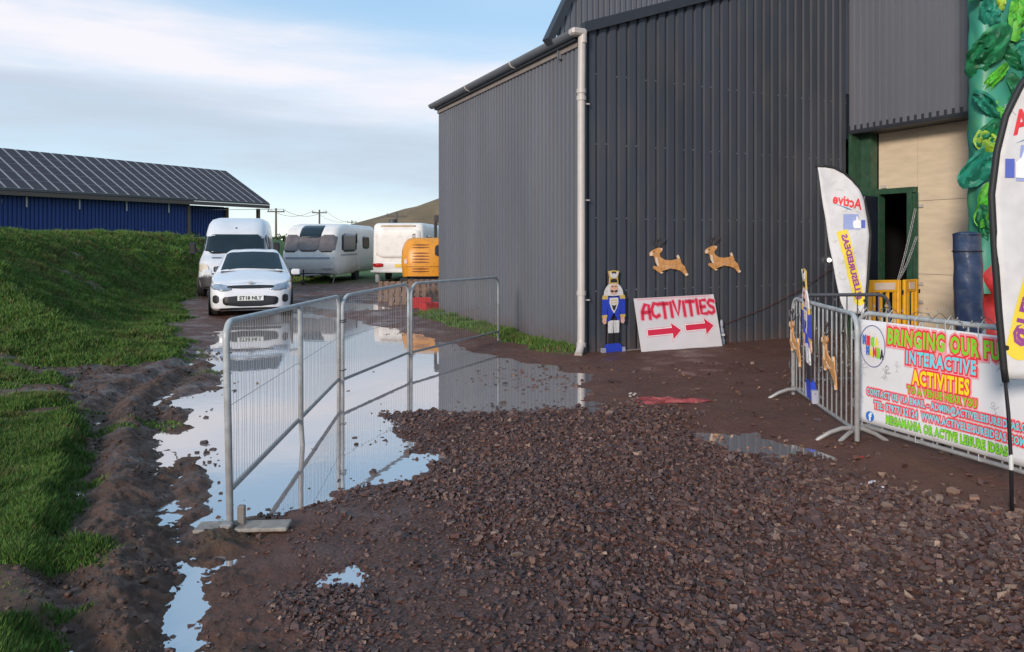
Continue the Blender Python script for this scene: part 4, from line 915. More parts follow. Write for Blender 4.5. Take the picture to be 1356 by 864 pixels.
for zz in (.80, .78, .28): mb.path([(x_*.035+.0, y_*.035, zz) for x_, y_ in [(-1, -.6), (.2, -.8), (1.4, -.5), (1.5, .5), (.2, .8), (-1, .5)]], .004, 5, closed=True)
stuff(mb.build('wire_tie', blackp, f2))
ft = thing('fence_stand', 'pale flat board with upright socket under the nearest fence post', 'fence stand', (pA[0]+.02, pA[1]-.03, max(.02, Hz(pA[0]+.1, pA[1])+.012)), R(4))
MB().box((.06, 0, 0), (.50, .13, .022), bev=.006).build('base_board', mat('pale_board', (.27, .24, .21), .7, var=.2, scale=10, dirt=(.12, .07, .05, .8), bump=.3), ft)
MB().box((.045, .02, .055), (.04, .035, .11), bev=.005).build('socket', mat('muddy_zinc', (.25, .24, .22), .5, .4, dirt=(.12, .08, .05, .7)), ft)
MB().box((-.015, -.045, .02), (.06, .05, .035), bev=.005).build('clamp', zn, ft)

# ---------------------------------------------------------------- crowd barriers on the right
def crowd_barrier(A, d, Ln, label, nb=None, H_=1.04, zr=.135, foot_at=(.06, .94), group='crowd control barriers'):
    rz = math.atan2(d[1], d[0]); zg = .0
    t = thing('crowd_barrier', label, 'barrier', (A[0], A[1], zg), rz, group)
    r = .13; n = 6
    pts = [(0, 0, .06)]+[(r*(1-math.cos(R(90*i/n))), 0, H_-r+r*math.sin(R(90*i/n))) for i in range(n+1)]+[(Ln-r+r*math.sin(R(90*i/n)), 0, H_-r+r*math.cos(R(90*i/n))) for i in range(n+1)]+[(Ln, 0, .06)]
    MB().path(pts, .019, 12).build('frame', zn, t, smooth=40); MB().tube((0, 0, zr), (Ln, 0, zr), .016, 10).build('bottom_rail', zn, t, smooth=40)
    nb = nb or int(Ln/.115)
    bar = None
    for i in range(1, nb):
        x = Ln*i/nb; e = min(x, Ln-x); top = H_-(r-math.sqrt(max(0, r*r-(r-e)**2)) if e < r else 0)
        if bar is None or abs(top-H_) > .01: o = MB().tube((0, 0, zr), (0, 0, top), .0065, 6).build('bar', zn, t); 
        else: o = bpy.data.objects.new('bar', bar); col.objects.link(o); o.parent = t
        if abs(top-H_) <= .01: bar = o.data
        o.location = (x, 0, 0)
    for k in foot_at:
        x = k*Ln; arc_ = lambda s: [(x, 0, zr), (x, s*.08, zr-.005), (x, s*.17, zr-.04), (x, s*.26, .04), (x, s*.30, -.005)]
        for s in (-1, 1): MB().path(arc_(s), [.017, .017, .017, .016, .012], 8).build('foot', zn, t, smooth=40)
    for zz in (.3, .85): MB().path([(-.02, 0, zz-.03), (-.05, 0, zz-.03), (-.05, 0, zz+.03), (-.02, 0, zz+.03)], .008, 6).build('hinge_loop', zn, t)
    return t
d1 = Vector((-.10, -1)).normalized()
b1_ = crowd_barrier((2.86, 7.45), d1, 1.76, 'crowd barrier facing left and hung with flat reindeer and a nutcracker board')
d2 = Vector((.353, -.936))
b2_ = crowd_barrier((2.80, 5.93), d2, 2.15, 'crowd barrier carrying the bright printed activities banner', foot_at=(.035, .93))
d3 = Vector((1, .10)).normalized()
b3_ = crowd_barrier((3.02, 7.85), d3, 1.08, 'darker crowd barrier standing behind the corner where two others meet', nb=9)
for c_ in b3_.children: c_.data.materials[0] = mat('dull_steel', (.07, .07, .08), .55, .4)
# tinsel and clip lights wound along the barriers
tin = mat('silver_tinsel', (.60, .60, .58), .35, .5)
def fuzzy(pts, name, parent, n, rad, m, L_=.03):
    mb = MB(); pts = [Vector(p) for p in pts]
    for i in range(n):
        k = random.random()*(len(pts)-1); j = int(k); p = pts[j].lerp(pts[j+1], k-j)+Vector([random.gauss(0, rad) for _ in range(3)])
        d = Vector([random.gauss(0, 1) for _ in range(3)]).normalized()*L_; q = d.cross(Vector((.3, .5, 1))).normalized()*.004
        mb.add([p-d, p+q, p+d, p-q], [(0, 1, 2), (0, 2, 3)])
    o = mb.build(name, m, parent); return o
def lights(A, d, Ln, z0, z1, lab, seed):
    random.seed(seed); t = thing('string_lights', lab, 'string lights', (*A, Hz(*A)), math.atan2(d[1], d[0]))
    x = 0; pts = []
    while x < Ln: pts.append((x, random.uniform(-.03, .02), random.uniform(z0, z1))); x += random.uniform(.02, .06)
    mb = MB(); mb.path(pts, .0025, 4, cap=False); mb.build('cable', mat('dark_cable', (.07, .07, .06), .6), t)
    bb = MB(); 
    for i in range(len(pts)*2):
        p = Vector(pts[random.randrange(len(pts))])+Vector((random.gauss(0, .02), random.gauss(0, .02), random.gauss(0, .03))); bb.box(p, (.006, .006, .013))
    stuff(bb.build('bulb', mat('clear_bulb', (.30, .30, .28), .3), t)); return t
lights((2.86, 7.45), d1, 1.70, .22, 1.02, 'tangle of clear string lights wound through the left crowd barrier', 11)
lights((2.80, 5.93), d2, 2.1, .99, 1.07, 'clear string lights wrapped along the top rail above the banner', 12)
lights((3.02, 7.85), d3, 1.0, .3, 1.02, 'clear string lights wound on the dark barrier behind the corner', 13)

# ---------------------------------------------------------------- banner
random.seed(5)
bn = thing('printed_banner', 'white printed activities banner tied to the nearest crowd barrier', 'banner', (2.80, 5.93, 0), math.atan2(d2.y, d2.x))
def bw(u, v, d=0.0): return (u, -.034-.008*math.sin(u*5.0)*math.sin(v*3)-.006*math.sin(v*9+u*3)-d, v)
cloth = mat('banner_vinyl', (.70, .69, .70), .5, var=.03)
MB().grid(50, 16, lambda u, v, d: bw(.045+u*2.04, .178+v*.812, -.002 if d == 0 else -.006), .004).build('vinyl_sheet', cloth, bn, smooth=True)
RED = mat('print_red', (.75, .03, .05), .5, var=.03); GRN = mat('print_green', (.22, .62, .03), .5, var=.03); CYA = mat('print_cyan', (.16, .62, .72), .5, var=.03); YEL = mat('print_yellow', (.85, .68, .01), .5, var=.03)
NAV = mat('print_navy', (.03, .04, .25), .5); PNK = mat('print_pink', (.80, .33, .36), .5, var=.02); GRY = mat('print_grey', (.30, .30, .33), .5); DKG = mat('print_dark_green', (.03, .16, .02), .5); FBB = mat('print_blue', (.03, .16, .55), .5); WHT = mat('print_white', (.8, .8, .8), .5)
def bline(s, u0, u1, vb, cap, m, ol=.012, halo=.024, olm=RED):
    sz = cap/.70
    for k, (o, mm, dd) in enumerate([(halo, PNK, .0012), (ol, olm, .0024), (cap*.055, m, .0038)]):
        if o is None: continue
        e = o*.8; text_obj(s, sz, mm, bn, (lambda u, v, d, dd=dd, e=e: bw(u0-e+u, vb+v, dd+d)), outline=o, spacing=1.14, width=(u1-u0)+2*e, thick=.0005)
bline('BRINGING OUR FUN', .335, 1.27, .832, .115, GRN, .020, .034)
bline('INTERACTIVE', .50, 1.03, .708, .092, CYA, .018, .030)
bline('ACTIVITIES', .548, .985, .562, .105, YEL, .018, .030)
bline('TO A VENUE NEAR YOU', .505, 1.04, .487, .054, GRN, .011, .018, RED)
bline('CONTACT US VIA EMAIL - ADMIN@ACTIVELEISUREIDEAS.COM', .125, 1.45, .404, .050, CYA, .012, .018)
bline('TEL: 07977132124  WWW.ACTIVELEISUREIDEAS.COM', .20, 1.37, .312, .053, CYA, .012, .018)
bline('MEGAMANIA OR ACTIVE LEISURE IDEAS', .315, 1.25, .218, .060, GRN, .007, None, DKG)
def ring_(cx, cv_, rx, ry, th, m, nm='printed_ring', dd=.002):
    mb = MB(); n = 48; pts = arc(cx, cv_, rx, ry, 0, 360, n)[:-1]; pin = arc(cx, cv_, rx-th, ry-th, 0, 360, n)[:-1]
    mb.v = [bw(u, v, dd) for u, v in pts]+[bw(u, v, dd) for u, v in pin]; mb.f = [(i, (i+1) % n, n+(i+1) % n, n+i) for i in range(n)]; return mb.build(nm, m, bn)
ring_(.185, .79, .125, .165, .006, NAV)
for i in range(26):                               # burst behind the logo word
    a = 2*math.pi*i/26; c_ = (.185, .79); q = [(math.cos(a-.03)*.05, math.sin(a-.03)*.06), (math.cos(a)*.09, math.sin(a)*.12), (math.cos(a+.03)*.05, math.sin(a+.03)*.06)]
    MB().prism([(c_[0]+u, c_[1]+v) for u, v in q], .0015, .0020, lambda u, v, d: bw(u, v, d)).build('burst_ray', [PNK, YEL, WHT][i % 3] if i % 3 < 2 else GRY, bn)
for j, (wd, u0, v0) in enumerate([('MEGA', .09, .805), ('MANIA', .125, .725)]):
    cols = [FBB, RED, GRN, YEL, mat('print_black', (.03, .03, .04), .5)]
    x = u0
    for i, ch_ in enumerate(wd):
        mm = [FBB, RED, GRN, YEL] if j == 0 else [FBB, YEL, RED, GRN, cols[4]]
        text_obj(ch_, .088, mm[i], bn, (lambda u, v, d, x=x, v0=v0, i=i: bw(x+u, v0+v-.004*i, .0032+d)), outline=.009, width=.036, thick=.0005); x += .040 if j == 0 else .034
mb = MB(); pts = arc(.16, .235, .040, .040, 0, 360, 28)[:-1]; mb.prism(pts, .0015, .0022, lambda u, v, d: bw(u, v, d)); mb.build('social_logo', FBB, bn)
text_obj('f', .085, WHT, bn, lambda u, v, d: bw(.148+u, .205+v, .0032+d), outline=.004, thick=.0005)
for k in range(16):                                # stick-figure doodles
    u0, v0 = random.choice([(.30, .60), (.40, .66), (.22, .54), (1.1, .62), (1.18, .5), (.10, .60), (1.25, .72), (1.42, .6), (1.5, .45), (.95, .25), (.35, .175), (.7, .19), (1.6, .7), (1.34, .30), (.09, .36), (1.2, .80)]); u0 += random.uniform(-.02, .02); s_ = random.uniform(.6, 1.0)
    mb = MB(); A_ = random.uniform(-.5, .5)
    def sp_(pts):
        P_ = [(u0+s_*(u*math.cos(A_)-v*math.sin(A_)), v0+s_*(u*math.sin(A_)+v*math.cos(A_))) for u, v in pts]; mb.path([bw(u, v, .002) for u, v in P_], .0012, 4, cap=False)
    sp_(arc(0, .05, .017, .02, 0, 360, 10)); sp_([(0, .03), (0, -.03), (-.02, -.065)]); sp_([(0, -.03), (.022, -.06)]); sp_([(-.04, .03), (0, .005), (.045, .02)]); mb.build('doodle', GRY, bn)
for i in range(9):
    x = .08+i*.245; MB().path([(x, -.04, .965), (x, -.045, 1.03), (x+.008, .0, 1.085), (x+.012, .022, 1.05), (x, -.02, .965)], .003, 5).build('cable_tie', mat('tie_white', (.5, .5, .5), .5), bn)
for i in range(5):
    x = .08+i*.49; MB().path([(x, -.04, .18), (x, -.04, .135), (x+.008, .0, .13), (x, .02, .16)], .003, 5).build('cable_tie', mat('tie_white', (.5, .5, .5), .5), bn)

# ---------------------------------------------------------------- feather flags
def feather(name, label, base, rz, s, zg, stake=True):
    t = thing(name, label, 'feather flag', (base[0], base[1], zg), rz, 'feather flags at the entrance')
    sl = [(-.045, .86), (-.075, 1.2), (-.10, 1.57), (-.115, 1.87), (-.085, 2.12), (-.035, 2.33), (.045, 2.50), (.13, 2.62), (.24, 2.72), (.37, 2.79), (.50, 2.82)]
    pole = [(0, 0, -.05), (-.004, 0, .3), (-.02, 0, .6)]+[(u, 0, v) for u, v in sl]
    sc_ = lambda p: (p[0]*s, p[1]*s, p[2]*s)
    fe = [(.60, 2.80), (.555, 2.5), (.49, 2.1), (.43, 1.7), (.36, 1.3), (.29, .95), (.22, .80)]
    n = len(sl); mb = MB(); K = 10
    left = [Vector((u, 0, v)) for u, v in sl]; 
    def fr(v):      # free edge at height v
        for (u0, v0), (u1, v1) in zip(fe, fe[1:]):
            if v <= v0 and v >= v1: f = (v0-v)/(v0-v1); return u0+(u1-u0)*f
        return fe[0][0] if v > fe[0][1] else fe[-1][0]
    def surf(u, v):   # u 0..1 along width at height v (m)
        for (u0, v0), (u1, v1) in zip(sl, sl[1:]):
            if v <= v1 or (u1, v1) == sl[-1]:
                f = min(1, max(0, (v-v0)/(v1-v0))); a = u0+(u1-u0)*f; break
        b_ = fr(v); return (a+(b_-a)*u, .012*math.sin(u*5+v*3)+.006*math.sin(v*11+u*4), v)
    def g(u, v, d): p = surf(u, .80+v*2.01); return sc_((p[0], p[1]+(d if d else 0), p[2]))
    MB().grid(10, 44, g, .003).build('sail', mat('flag_polyester', (.62, .61, .61), .6, var=.08, scale=9), t, smooth=True)
    MB().path([sc_((u, 0, v)) for u, v in [(-.035, .78)]+sl+[(.62, 2.815)]], .0195*s, 8).build('sleeve', mat('black_sleeve', (.012, .012, .013), .6), t, smooth=True)
    MB().path([sc_(p) for p in pole], [.011]*3+[.009]*(n), 8).build('pole', mat('black_pole', (.015, .015, .017), .4), t, smooth=True)
    MB().tube(sc_((-.004, 0, .27)), sc_((-.006, 0, .36)), .012, 8).build('white_joint', mat('joint_white', (.6, .6, .58), .4), t)
    MB().box(sc_((-.045, 0, .98)), (.05, .03, .03), bev=.006).build('tension_clip', blackp, t)
    if stake:
        for k in range(4):
            a = math.pi/2*k+.5; MB().path([(0, 0, .02), (.22*math.cos(a), .22*math.sin(a), .012)], .012, 6).build('base_leg', blackp, t)
    def pr(u, v, d, k=1):    # flat print laid on the sail
        vv = max(.83, min(2.78, v)); a = surf(0, vv); b_ = surf(1, vv); f = (u-a[0])/(b_[0]-a[0]+1e-6); q = surf(f, vv)
        return sc_((u, q[1]-.0025*k-d, v)) 
    PUR = mat('print_purple', (.30, .06, .25), .5); FY = mat('flag_yellow', (.78, .60, .05), .6, var=.05); FR = mat('flag_red', (.70, .04, .05), .5); FB = mat('flag_blue', (.10, .14, .50), .5)
    BL = mat('flag_light_blue', (.12, .35, .62), .5)
    for k, yo in ((1, 0), (-1, .0045)):
        def f(u, v, d, k=k): p = pr(u, v, 0, 1); return (p[0], p[1]-.0 if k > 0 else p[1]+.0085*1.0, p[2])
        lay = lambda n_: (lambda u, v, d=0, n_=n_, k=k: (lambda p: (p[0], p[1]-(.0022*n_ if k > 0 else -.0022*n_), p[2]))(f(u, v, 0)))
        l1, l2, l3 = lay(0), lay(1), lay(2)
        A_ = R(14); rot = lambda u, v, ou, ov, a: (ou+u*math.cos(a)-v*math.sin(a), ov+u*math.sin(a)+v*math.cos(a))
        text_obj('Active', .19, FR, t, lambda u, v, d: l1(*rot(u, v, .01, 2.22, A_)), name='script_lettering', outline=.006, width=.40, shear=.25, thick=0)
        MB().prism([rot(u, v, .02, 2.17, A_) for u, v in [(0, 0), (.20, .015), (.38, .05), (.20, .032)]], 0, .0004, lambda u, v, d: l1(u, v)).build('swoosh', BL, t)
        # thumbs-up mark
        th = [(0, 0), (.055, 0), (.055, .11), (0, .11)]; hand = [(.06, .0), (.15, -.005), (.165, .02), (.17, .05), (.165, .08), (.16, .10), (.125, .105), (.128, .15), (.11, .165), (.095, .12), (.07, .095), (.06, .09)]
        MB().prism([(-.04+u, 1.97+v) for u, v in th], 0, .0004, lambda u, v, d: l2(u, v)).build('thumb_cuff', FB, t)
        MB().prism([(-.045+u, 1.96+v) for u, v in [(.07, -.01), (.30, -.01), (.30, .20), (.10, .20)]], 0, .0004, lambda u, v, d: l1(u, v)).build('thumb_ground', mat('flag_pale_blue', (.30, .36, .62), .5), t)
        MB().prism([(-.04+u, 1.97+v) for u, v in hand], 0, .0004, lambda u, v, d: l3(u, v)).build('thumb_hand', WHT, t)
        B_ = R(76); o_ = (.035, .985)
        MB().grid(48, 8, lambda u, v, d: (lambda q: l1(*rot(q[0], q[1], *o_, B_)))((-.075*math.sqrt(max(0, 1-(2*v-1)**2))*(1-u)+.98*u, .075*(2*v-1)))).build('yellow_stripe', FY, t)
        text_obj('@LEISUREIDEAS', .105, PUR, t, lambda u, v, d: l2(*rot(u, v, o_[0]+.025, o_[1]+.0, B_)), outline=.005, width=.92, thick=0)
        rs = random.Random(3)
        for i in range(26):
            u0 = rs.uniform(-.02, .42); v0 = rs.uniform(1.0, 2.6); q = [l1(u0+a_*.03, v0+b_*.03) for a_, b_ in [(0, 0), (rs.uniform(-1, 1), 1), (rs.uniform(-1, 1), rs.uniform(0, 2)), (1.5, rs.uniform(-1, 1))]]
            if u0 < fr(v0)-.06: MB().path(q, .0012, 4, cap=False).build('doodle', mat('faint_grey', (.42, .42, .43), .6), t)
    return t
x_, y_ = P(1340, 686)
feather('feather_flag', 'large white feather flag with black pole nearest to the camera at the right edge', (x_, y_), R(-3), 1.0, .01)
sf = feather('feather_flag', 'smaller white feather flag seen from behind with mirrored print by the doorway', (4.30, 9.0), R(178), .90, .01)

# ---------------------------------------------------------------- flat christmas figures
def flat(pts, m, nm, par, f, d0, d1): return MB().prism(pts, d0, d1, f).build(nm, m, par)
LIT = mat('muddy_scrap', (.38, .33, .30), .6)
NB = mat('coat_blue', (.02, .05, .42), .35, var=.1); NW = mat('figure_white', (.60, .58, .58), .5, var=.15, scale=30); NGo = mat('trim_gold', (.55, .38, .10), .4); NK = mat('figure_black', (.02, .02, .025), .4); NF = mat('figure_skin', (.62, .36, .28), .5); NG = mat('figure_grey', (.30, .30, .36), .5)
def nutcracker(t, f, W=345., H=361.):
    q = lambda pts: [((x-262)/W, (740-y)/H) for x, y in pts]
    sym = lambda pts: q(pts+[(524-x, y) for x, y in reversed(pts)])
    F = lambda pts, m, nm, a, b_: flat(q(pts), m, nm, t, f, a, b_)
    flat(sym([(262, 372), (235, 372), (238, 340), (230, 308), (262, 303)]), NGo, 'hat', t, f, 0, .014)
    flat(sym([(262, 366), (242, 366), (244, 350), (262, 346)]), NK, 'hat_band', t, f, -.003, .001)
    flat(q(arc(262, 325, 16, 16, 0, 360, 14)[:-1]), NK, 'hat_badge', t, f, -.004, .001)
    flat(sym([(262, 318), (252, 322), (236, 308), (244, 336), (262, 346)]), NW, 'plume', t, f, -.006, .001)
    flat(sym([(262, 372), (236, 374), (222, 388), (210, 408), (206, 432), (262, 436)]), NW, 'hair', t, f, -.001, .013)
    flat(sym([(262, 376), (243, 378), (238, 400), (244, 424), (262, 430)]), NF, 'face', t, f, -.005, .001)
    for s in (-1, 1):
        m_ = lambda x: 262+s*x
        F([(m_(6), 390), (m_(13), 390), (m_(13), 384), (m_(6), 384)], NK, 'eye', -.008, -.004)
        F([(m_(0), 410), (m_(16), 404), (m_(22), 412), (m_(8), 418)], NK, 'moustache', -.008, -.004)
        F([(m_(35), 432), (m_(62), 432), (m_(66), 452), (m_(36), 452)], NGo, 'epaulette', -.006, .012)
        F([(m_(36), 450), (m_(66), 450), (m_(66), 540), (m_(40), 540)], NB, 'sleeve', 0, .014)
        F([(m_(38), 532), (m_(66), 532), (m_(66), 546), (m_(40), 546)], NGo, 'cuff', -.004, .014)
        F([(m_(42), 546), (m_(62), 546), (m_(64), 568), (m_(56), 580), (m_(44), 576)], NF, 'hand', 0, .013)
        F([(m_(2), 562), (m_(32), 562), (m_(30), 626), (m_(4), 626)], NW, 'trouser', -.001, .013)
        F([(m_(3), 626), (m_(31), 626), (m_(30), 668), (m_(36), 690), (m_(3), 690)], NK, 'boot', -.002, .014)
        F([(m_(48), 702), (m_(66), 702), (m_(66), 744), (m_(48), 744)], NG, 'base_block', -.01, .05)
        F([(m_(10), 576), (m_(12), 576), (m_(12), 624), (m_(10), 624)], NG, 'trouser_stripe', -.004, -.0005)
    flat(sym([(262, 440), (226, 440), (222, 480), (230, 540), (224, 566), (236, 566), (256, 530), (262, 520)]), NB, 'coat', t, f, -.001, .014)
    flat(sym([(262, 445), (238, 445), (236, 470), (246, 500), (262, 525)]), NW, 'coat_front', t, f, -.004, .001)
    flat(sym([(262, 486), (248, 480), (256, 505), (262, 510)]), NK, 'belt_cross', t, f, -.007, -.003)
    for y in (455, 468): F([(244, y), (280, y), (280, y+4), (244, y+4)], NGo, 'frogging', -.007, -.003)
    flat(sym([(262, 680), (226, 682), (214, 700), (214, 742), (262, 742)]), NB, 'base', t, f, -.004, .04)
nt_ = thing('nutcracker_figure', 'upright flat nutcracker figure in blue coat against the dark shed front', 'christmas figure', S(.478, -.10, Hz(1.5, 10.4)*0+.0), YAW, 'flat nutcracker figures')
nutcracker(nt_, lambda u, v, d: (u, d, v))
# the second one hangs tilted on the barrier, nearly edge-on
n2_ = thing('nutcracker_figure', 'tilted flat nutcracker figure tied to the left crowd barrier', 'christmas figure', (2.86+d1.x*.60+.0, 7.45+d1.y*.60, .17), math.atan2(d1.y, d1.x), 'flat nutcracker figures')
nutcracker(n2_, lambda u, v, d: (u*.6-(v)*.16+.10, d-.045, v*.98-u*.1))
FUR = mat('deer_tan', (.58, .28, .10), .55, var=.25, scale=18); FURL = mat('deer_cream', (.72, .58, .45), .6); ANT = mat('deer_antler', (.05, .03, .025), .6)
DEER = [(465, 222), (478, 210), (500, 198), (515, 192), (535, 195), (533, 210), (520, 222), (522, 240), (545, 255), (580, 258), (612, 252), (606, 235), (615, 230), (625, 250), (632, 275), (650, 292), (658, 315), (668, 335), (655, 342), (642, 325), (625, 312), (600, 305), (575, 300), (550, 308), (530, 312), (538, 322), (525, 326), (505, 310), (487, 298), (492, 285), (510, 288), (500, 268), (495, 245), (490, 235), (472, 235)]
def reindeer(t, f, W=280., H=346.):
    q = lambda pts: [((x-565)/W, (260-y)/H) for x, y in pts]
    flat(q(DEER), FUR, 'body', t, f, 0, .012)
    for pts, m, nm in [([(466, 222), (478, 213), (486, 222), (478, 234), (471, 234)], FURL, 'muzzle'), ([(498, 240), (508, 244), (512, 270), (518, 288), (508, 286), (500, 268)], FURL, 'chest'),
                       ([(606, 235), (615, 230), (622, 245), (613, 252)], FURL, 'tail'), ([(650, 325), (664, 328), (668, 335), (655, 342)], FURL, 'hoof'), ([(524, 318), (538, 322), (525, 326)], FURL, 'hoof'),
                       ([(518, 197), (533, 197), (528, 208)], FURL, 'ear'), ([(487, 212), (492, 210), (493, 216), (488, 217)], NK, 'eye'), ([(463, 224), (468, 219), (470, 226)], NK, 'nose')]:
        flat(q(pts), m, nm, t, f, -.004, .001)
    for pts, r_ in (([(508, 196), (500, 178), (505, 160), (500, 140)], .006), ([(505, 160), (520, 150), (522, 136)], .005), ([(512, 195), (528, 180), (545, 160), (548, 146)], .006), ([(500, 178), (488, 168), (486, 158)], .005), ([(532, 176), (544, 176)], .004)):
        MB().path([f(u, v, .006) for u, v in q(pts)], r_, 6).build('antler', ANT, t)
    for pts in ([(540, 285), (570, 290), (600, 285)], [(548, 300), (575, 296)]): MB().path([f(u, v, -.002) for u, v in q(pts)], .003, 4).build('fur_line', FURL, t)
for k, (sx, lab) in enumerate([(1.47, 'left one of the two flat tan reindeer leaping on the dark shed front'), (2.50, 'right one of the two flat tan reindeer leaping on the dark shed front')]):
    t = thing('reindeer_cutout', lab, 'reindeer figure', S(sx, -.06, 1.335+(.03 if k else 0)), YAW, 'flat reindeer figures'); reindeer(t, lambda u, v, d: (u, d, v))
for k, (uu, hh, lab) in enumerate([(.16, .62, 'flat tan reindeer hung on the left crowd barrier near its far end'), (1.18, .60, 'flat tan reindeer hung on the left crowd barrier near its close end')]):
    t = thing('reindeer_cutout', lab, 'reindeer figure', (2.86+d1.x*uu, 7.45+d1.y*uu, hh), math.atan2(d1.y, d1.x), 'flat reindeer figures'); 
    a = R(14); reindeer(t, lambda u, v, d: ((u*math.cos(a)+v*math.sin(a))*.60+.05, d-.045, (-u*math.sin(a)+v*math.cos(a))*.78+.02))

# ---------------------------------------------------------------- activities sign
sg = thing('activities_sign', 'white board with red sprayed ACTIVITIES lettering and two arrows leaning on the shed', 'sign', S(.835, -.27, .0), YAW)
lean_ = R(14.5)
def sgf(u, v, d): return (u, v*math.sin(lean_)-d*math.cos(lean_), v*math.cos(lean_)+d*math.sin(lean_)+.015)
SW, SH = 1.47, .80
q_ = (660-378)  # reference only
MB().grid(12, 6, lambda u, v, d: sgf(u*SW, v*SH+.018*u, d), .012).build('board', mat('board_white', (.62, .58, .59), .5, var=.05, scale=3), sg)
SR = mat('spray_red', (.62, .02, .06), .5, var=.08, scale=20); SP = mat('spray_pink_haze', (.66, .34, .38), .6, var=.05)
def stroke(pts, w_, m, d0, nm):
    mb = MB(); P_ = [Vector(p) for p in pts]; n = len(P_); L0 = []; R0 = []
    for i, p in enumerate(P_):
        dd = (P_[min(i+1, n-1)]-P_[max(i-1, 0)]).normalized(); nn = Vector((-dd.y, dd.x))*w_/2; ext = dd*(w_*.35)*(-1 if i == 0 else (1 if i == n-1 else 0)); L0.append(p+nn+ext*.9); R0.append(p-nn+ext*.9)
    # round ends
    e0 = P_[0]-(P_[1]-P_[0]).normalized()*w_*.5; e1 = P_[-1]+(P_[-1]-P_[-2]).normalized()*w_*.5
    for d in (d0, d0+.0006):
        for l, r in zip(L0, R0): mb.v += [sgf(l.x, l.y, d), sgf(r.x, r.y, d)]
        mb.v += [sgf(e0.x, e0.y, d), sgf(e1.x, e1.y, d)]
    K = 2*n+2
    for i in range(n-1): a = K+2*i; mb.f.append((a, a+2, a+3, a+1))
    mb.f += [(K+0, K+1, K+2*n), (K+2*n-2, K+2*n+1, K+2*n-1)]; return mb.build(nm, m, sg)
GL = {'A': [[(0, 0), (.05, .5), (.45, 1), (.85, .95), (.85, 0)], [(.1, .42), (.9, .45)]], 'C': [[(.9, .9), (.4, 1), (.05, .6), (.1, .15), (.5, 0), (.9, .12)]], 'T': [[(0, 1), (1, 1)], [(.5, 1), (.48, 0)]], 'I': [[(.5, 1), (.5, 0)]],
      'V': [[(.0, 1), (.45, 0), (.95, 1)]], 'E': [[(.9, 1), (.1, .98), (.1, .02), (.9, 0)], [(.1, .5), (.75, .52)]], 'S': [[(.95, .9), (.45, 1), (.1, .78), (.35, .55), (.8, .42), (.85, .12), (.45, 0), (.05, .1)]]}
x = .10
for k, ch_ in enumerate('ACTIVITIES'):
    w_ = {'I': .07, 'A': .155, 'C': .14, 'T': .145, 'V': .13, 'E': .12, 'S': .14}[ch_]; y0 = .50+.004*k+.01*math.sin(k*2); hh = .205
    for st in GL[ch_]:
        pts = [(x+u*w_, y0+v*hh) for u, v in st]; stroke(pts, .080, SP, .0125+.0001*k, 'paint_halo'); stroke(pts, .048, SR, .0150+.0001*k, 'paint_stroke')
    x += w_+.018
for x0, yy, L_ in ((.15, .29, .60), (.84, .33, .53)):
    def arrow(g): 
        a = .042+g; b_ = .118+g*1.6; n_ = .16+g
        return [(x0-g, yy-a), (x0+L_-n_, yy-a+.012), (x0+L_-n_-.005, yy-b_), (x0+L_+g*1.8, yy+.012), (x0+L_-n_-.01, yy+b_+.012), (x0+L_-n_, yy+a+.012), (x0-g, yy+a)]
    MB().prism(arrow(.022), .0122, .0128, sgf).build('arrow_haze', SP, sg); MB().prism(arrow(.011), .0130, .0134, sgf).build('arrow_outline', WHT, sg); MB().prism(arrow(0), .0136, .0142, sgf).build('arrow', SR, sg)
for x0, x1 in ((.05, 1.4),): MB().prism([(x0, SH-.028), (x1, SH-.012), (x1, SH+.008), (x0, SH-.006)], .0122, .0128, sgf).build('top_edge_paint', SP, sg)
# little ornament and the wire with a light
t = thing('wall_ornament', 'small grey snowman-like ornament standing just right of the activities sign', 'ornament', S(2.44, -.10, 0), YAW)
mb = MB(); mb.lathe([(.01, 0), (.05, .01), (.055, .10), (.03, .16), (.045, .20), (.04, .26), (.02, .30), (.03, .33), (.02, .40), (.005, .42)], 14); mb.build('figure', NG, t, smooth=30)
mb = MB(); mb.lathe([(.05, .17), (.056, .17), (.056, .2), (.05, .2)], 14); mb.build('collar', NW, t)
t = thing('wall_cable', 'thin dark red cable slung across the shed front up to a small lit lamp', 'cable', (0, 0, 0))
MB().path([S(2.5, -.05, .33).lerp(S(4.95, -.10, 1.25), i/14)+Vector((0, 0, -.10*math.sin(math.pi*i/14))) for i in range(15)], .006, 5).build('cable', mat('red_brown_cable', (.09, .03, .025), .5), t)
t = thing('wall_lamp', 'tiny lit warm lamp on the shed front left of the mirrored flag', 'lamp', S(4.78, -.07, 1.30), YAW)
MB().lathe([(.006, -.02), (.03, -.01), (.034, .02), (.01, .045)], 12).build('bulb', mat('lit_bulb', (.9, .85, .7), .3, emit=(1, .93, .75, 3.0)), t, smooth=True); MB().box((0, .04, .0), (.05, .04, .05)).build('mount', blackp, t)
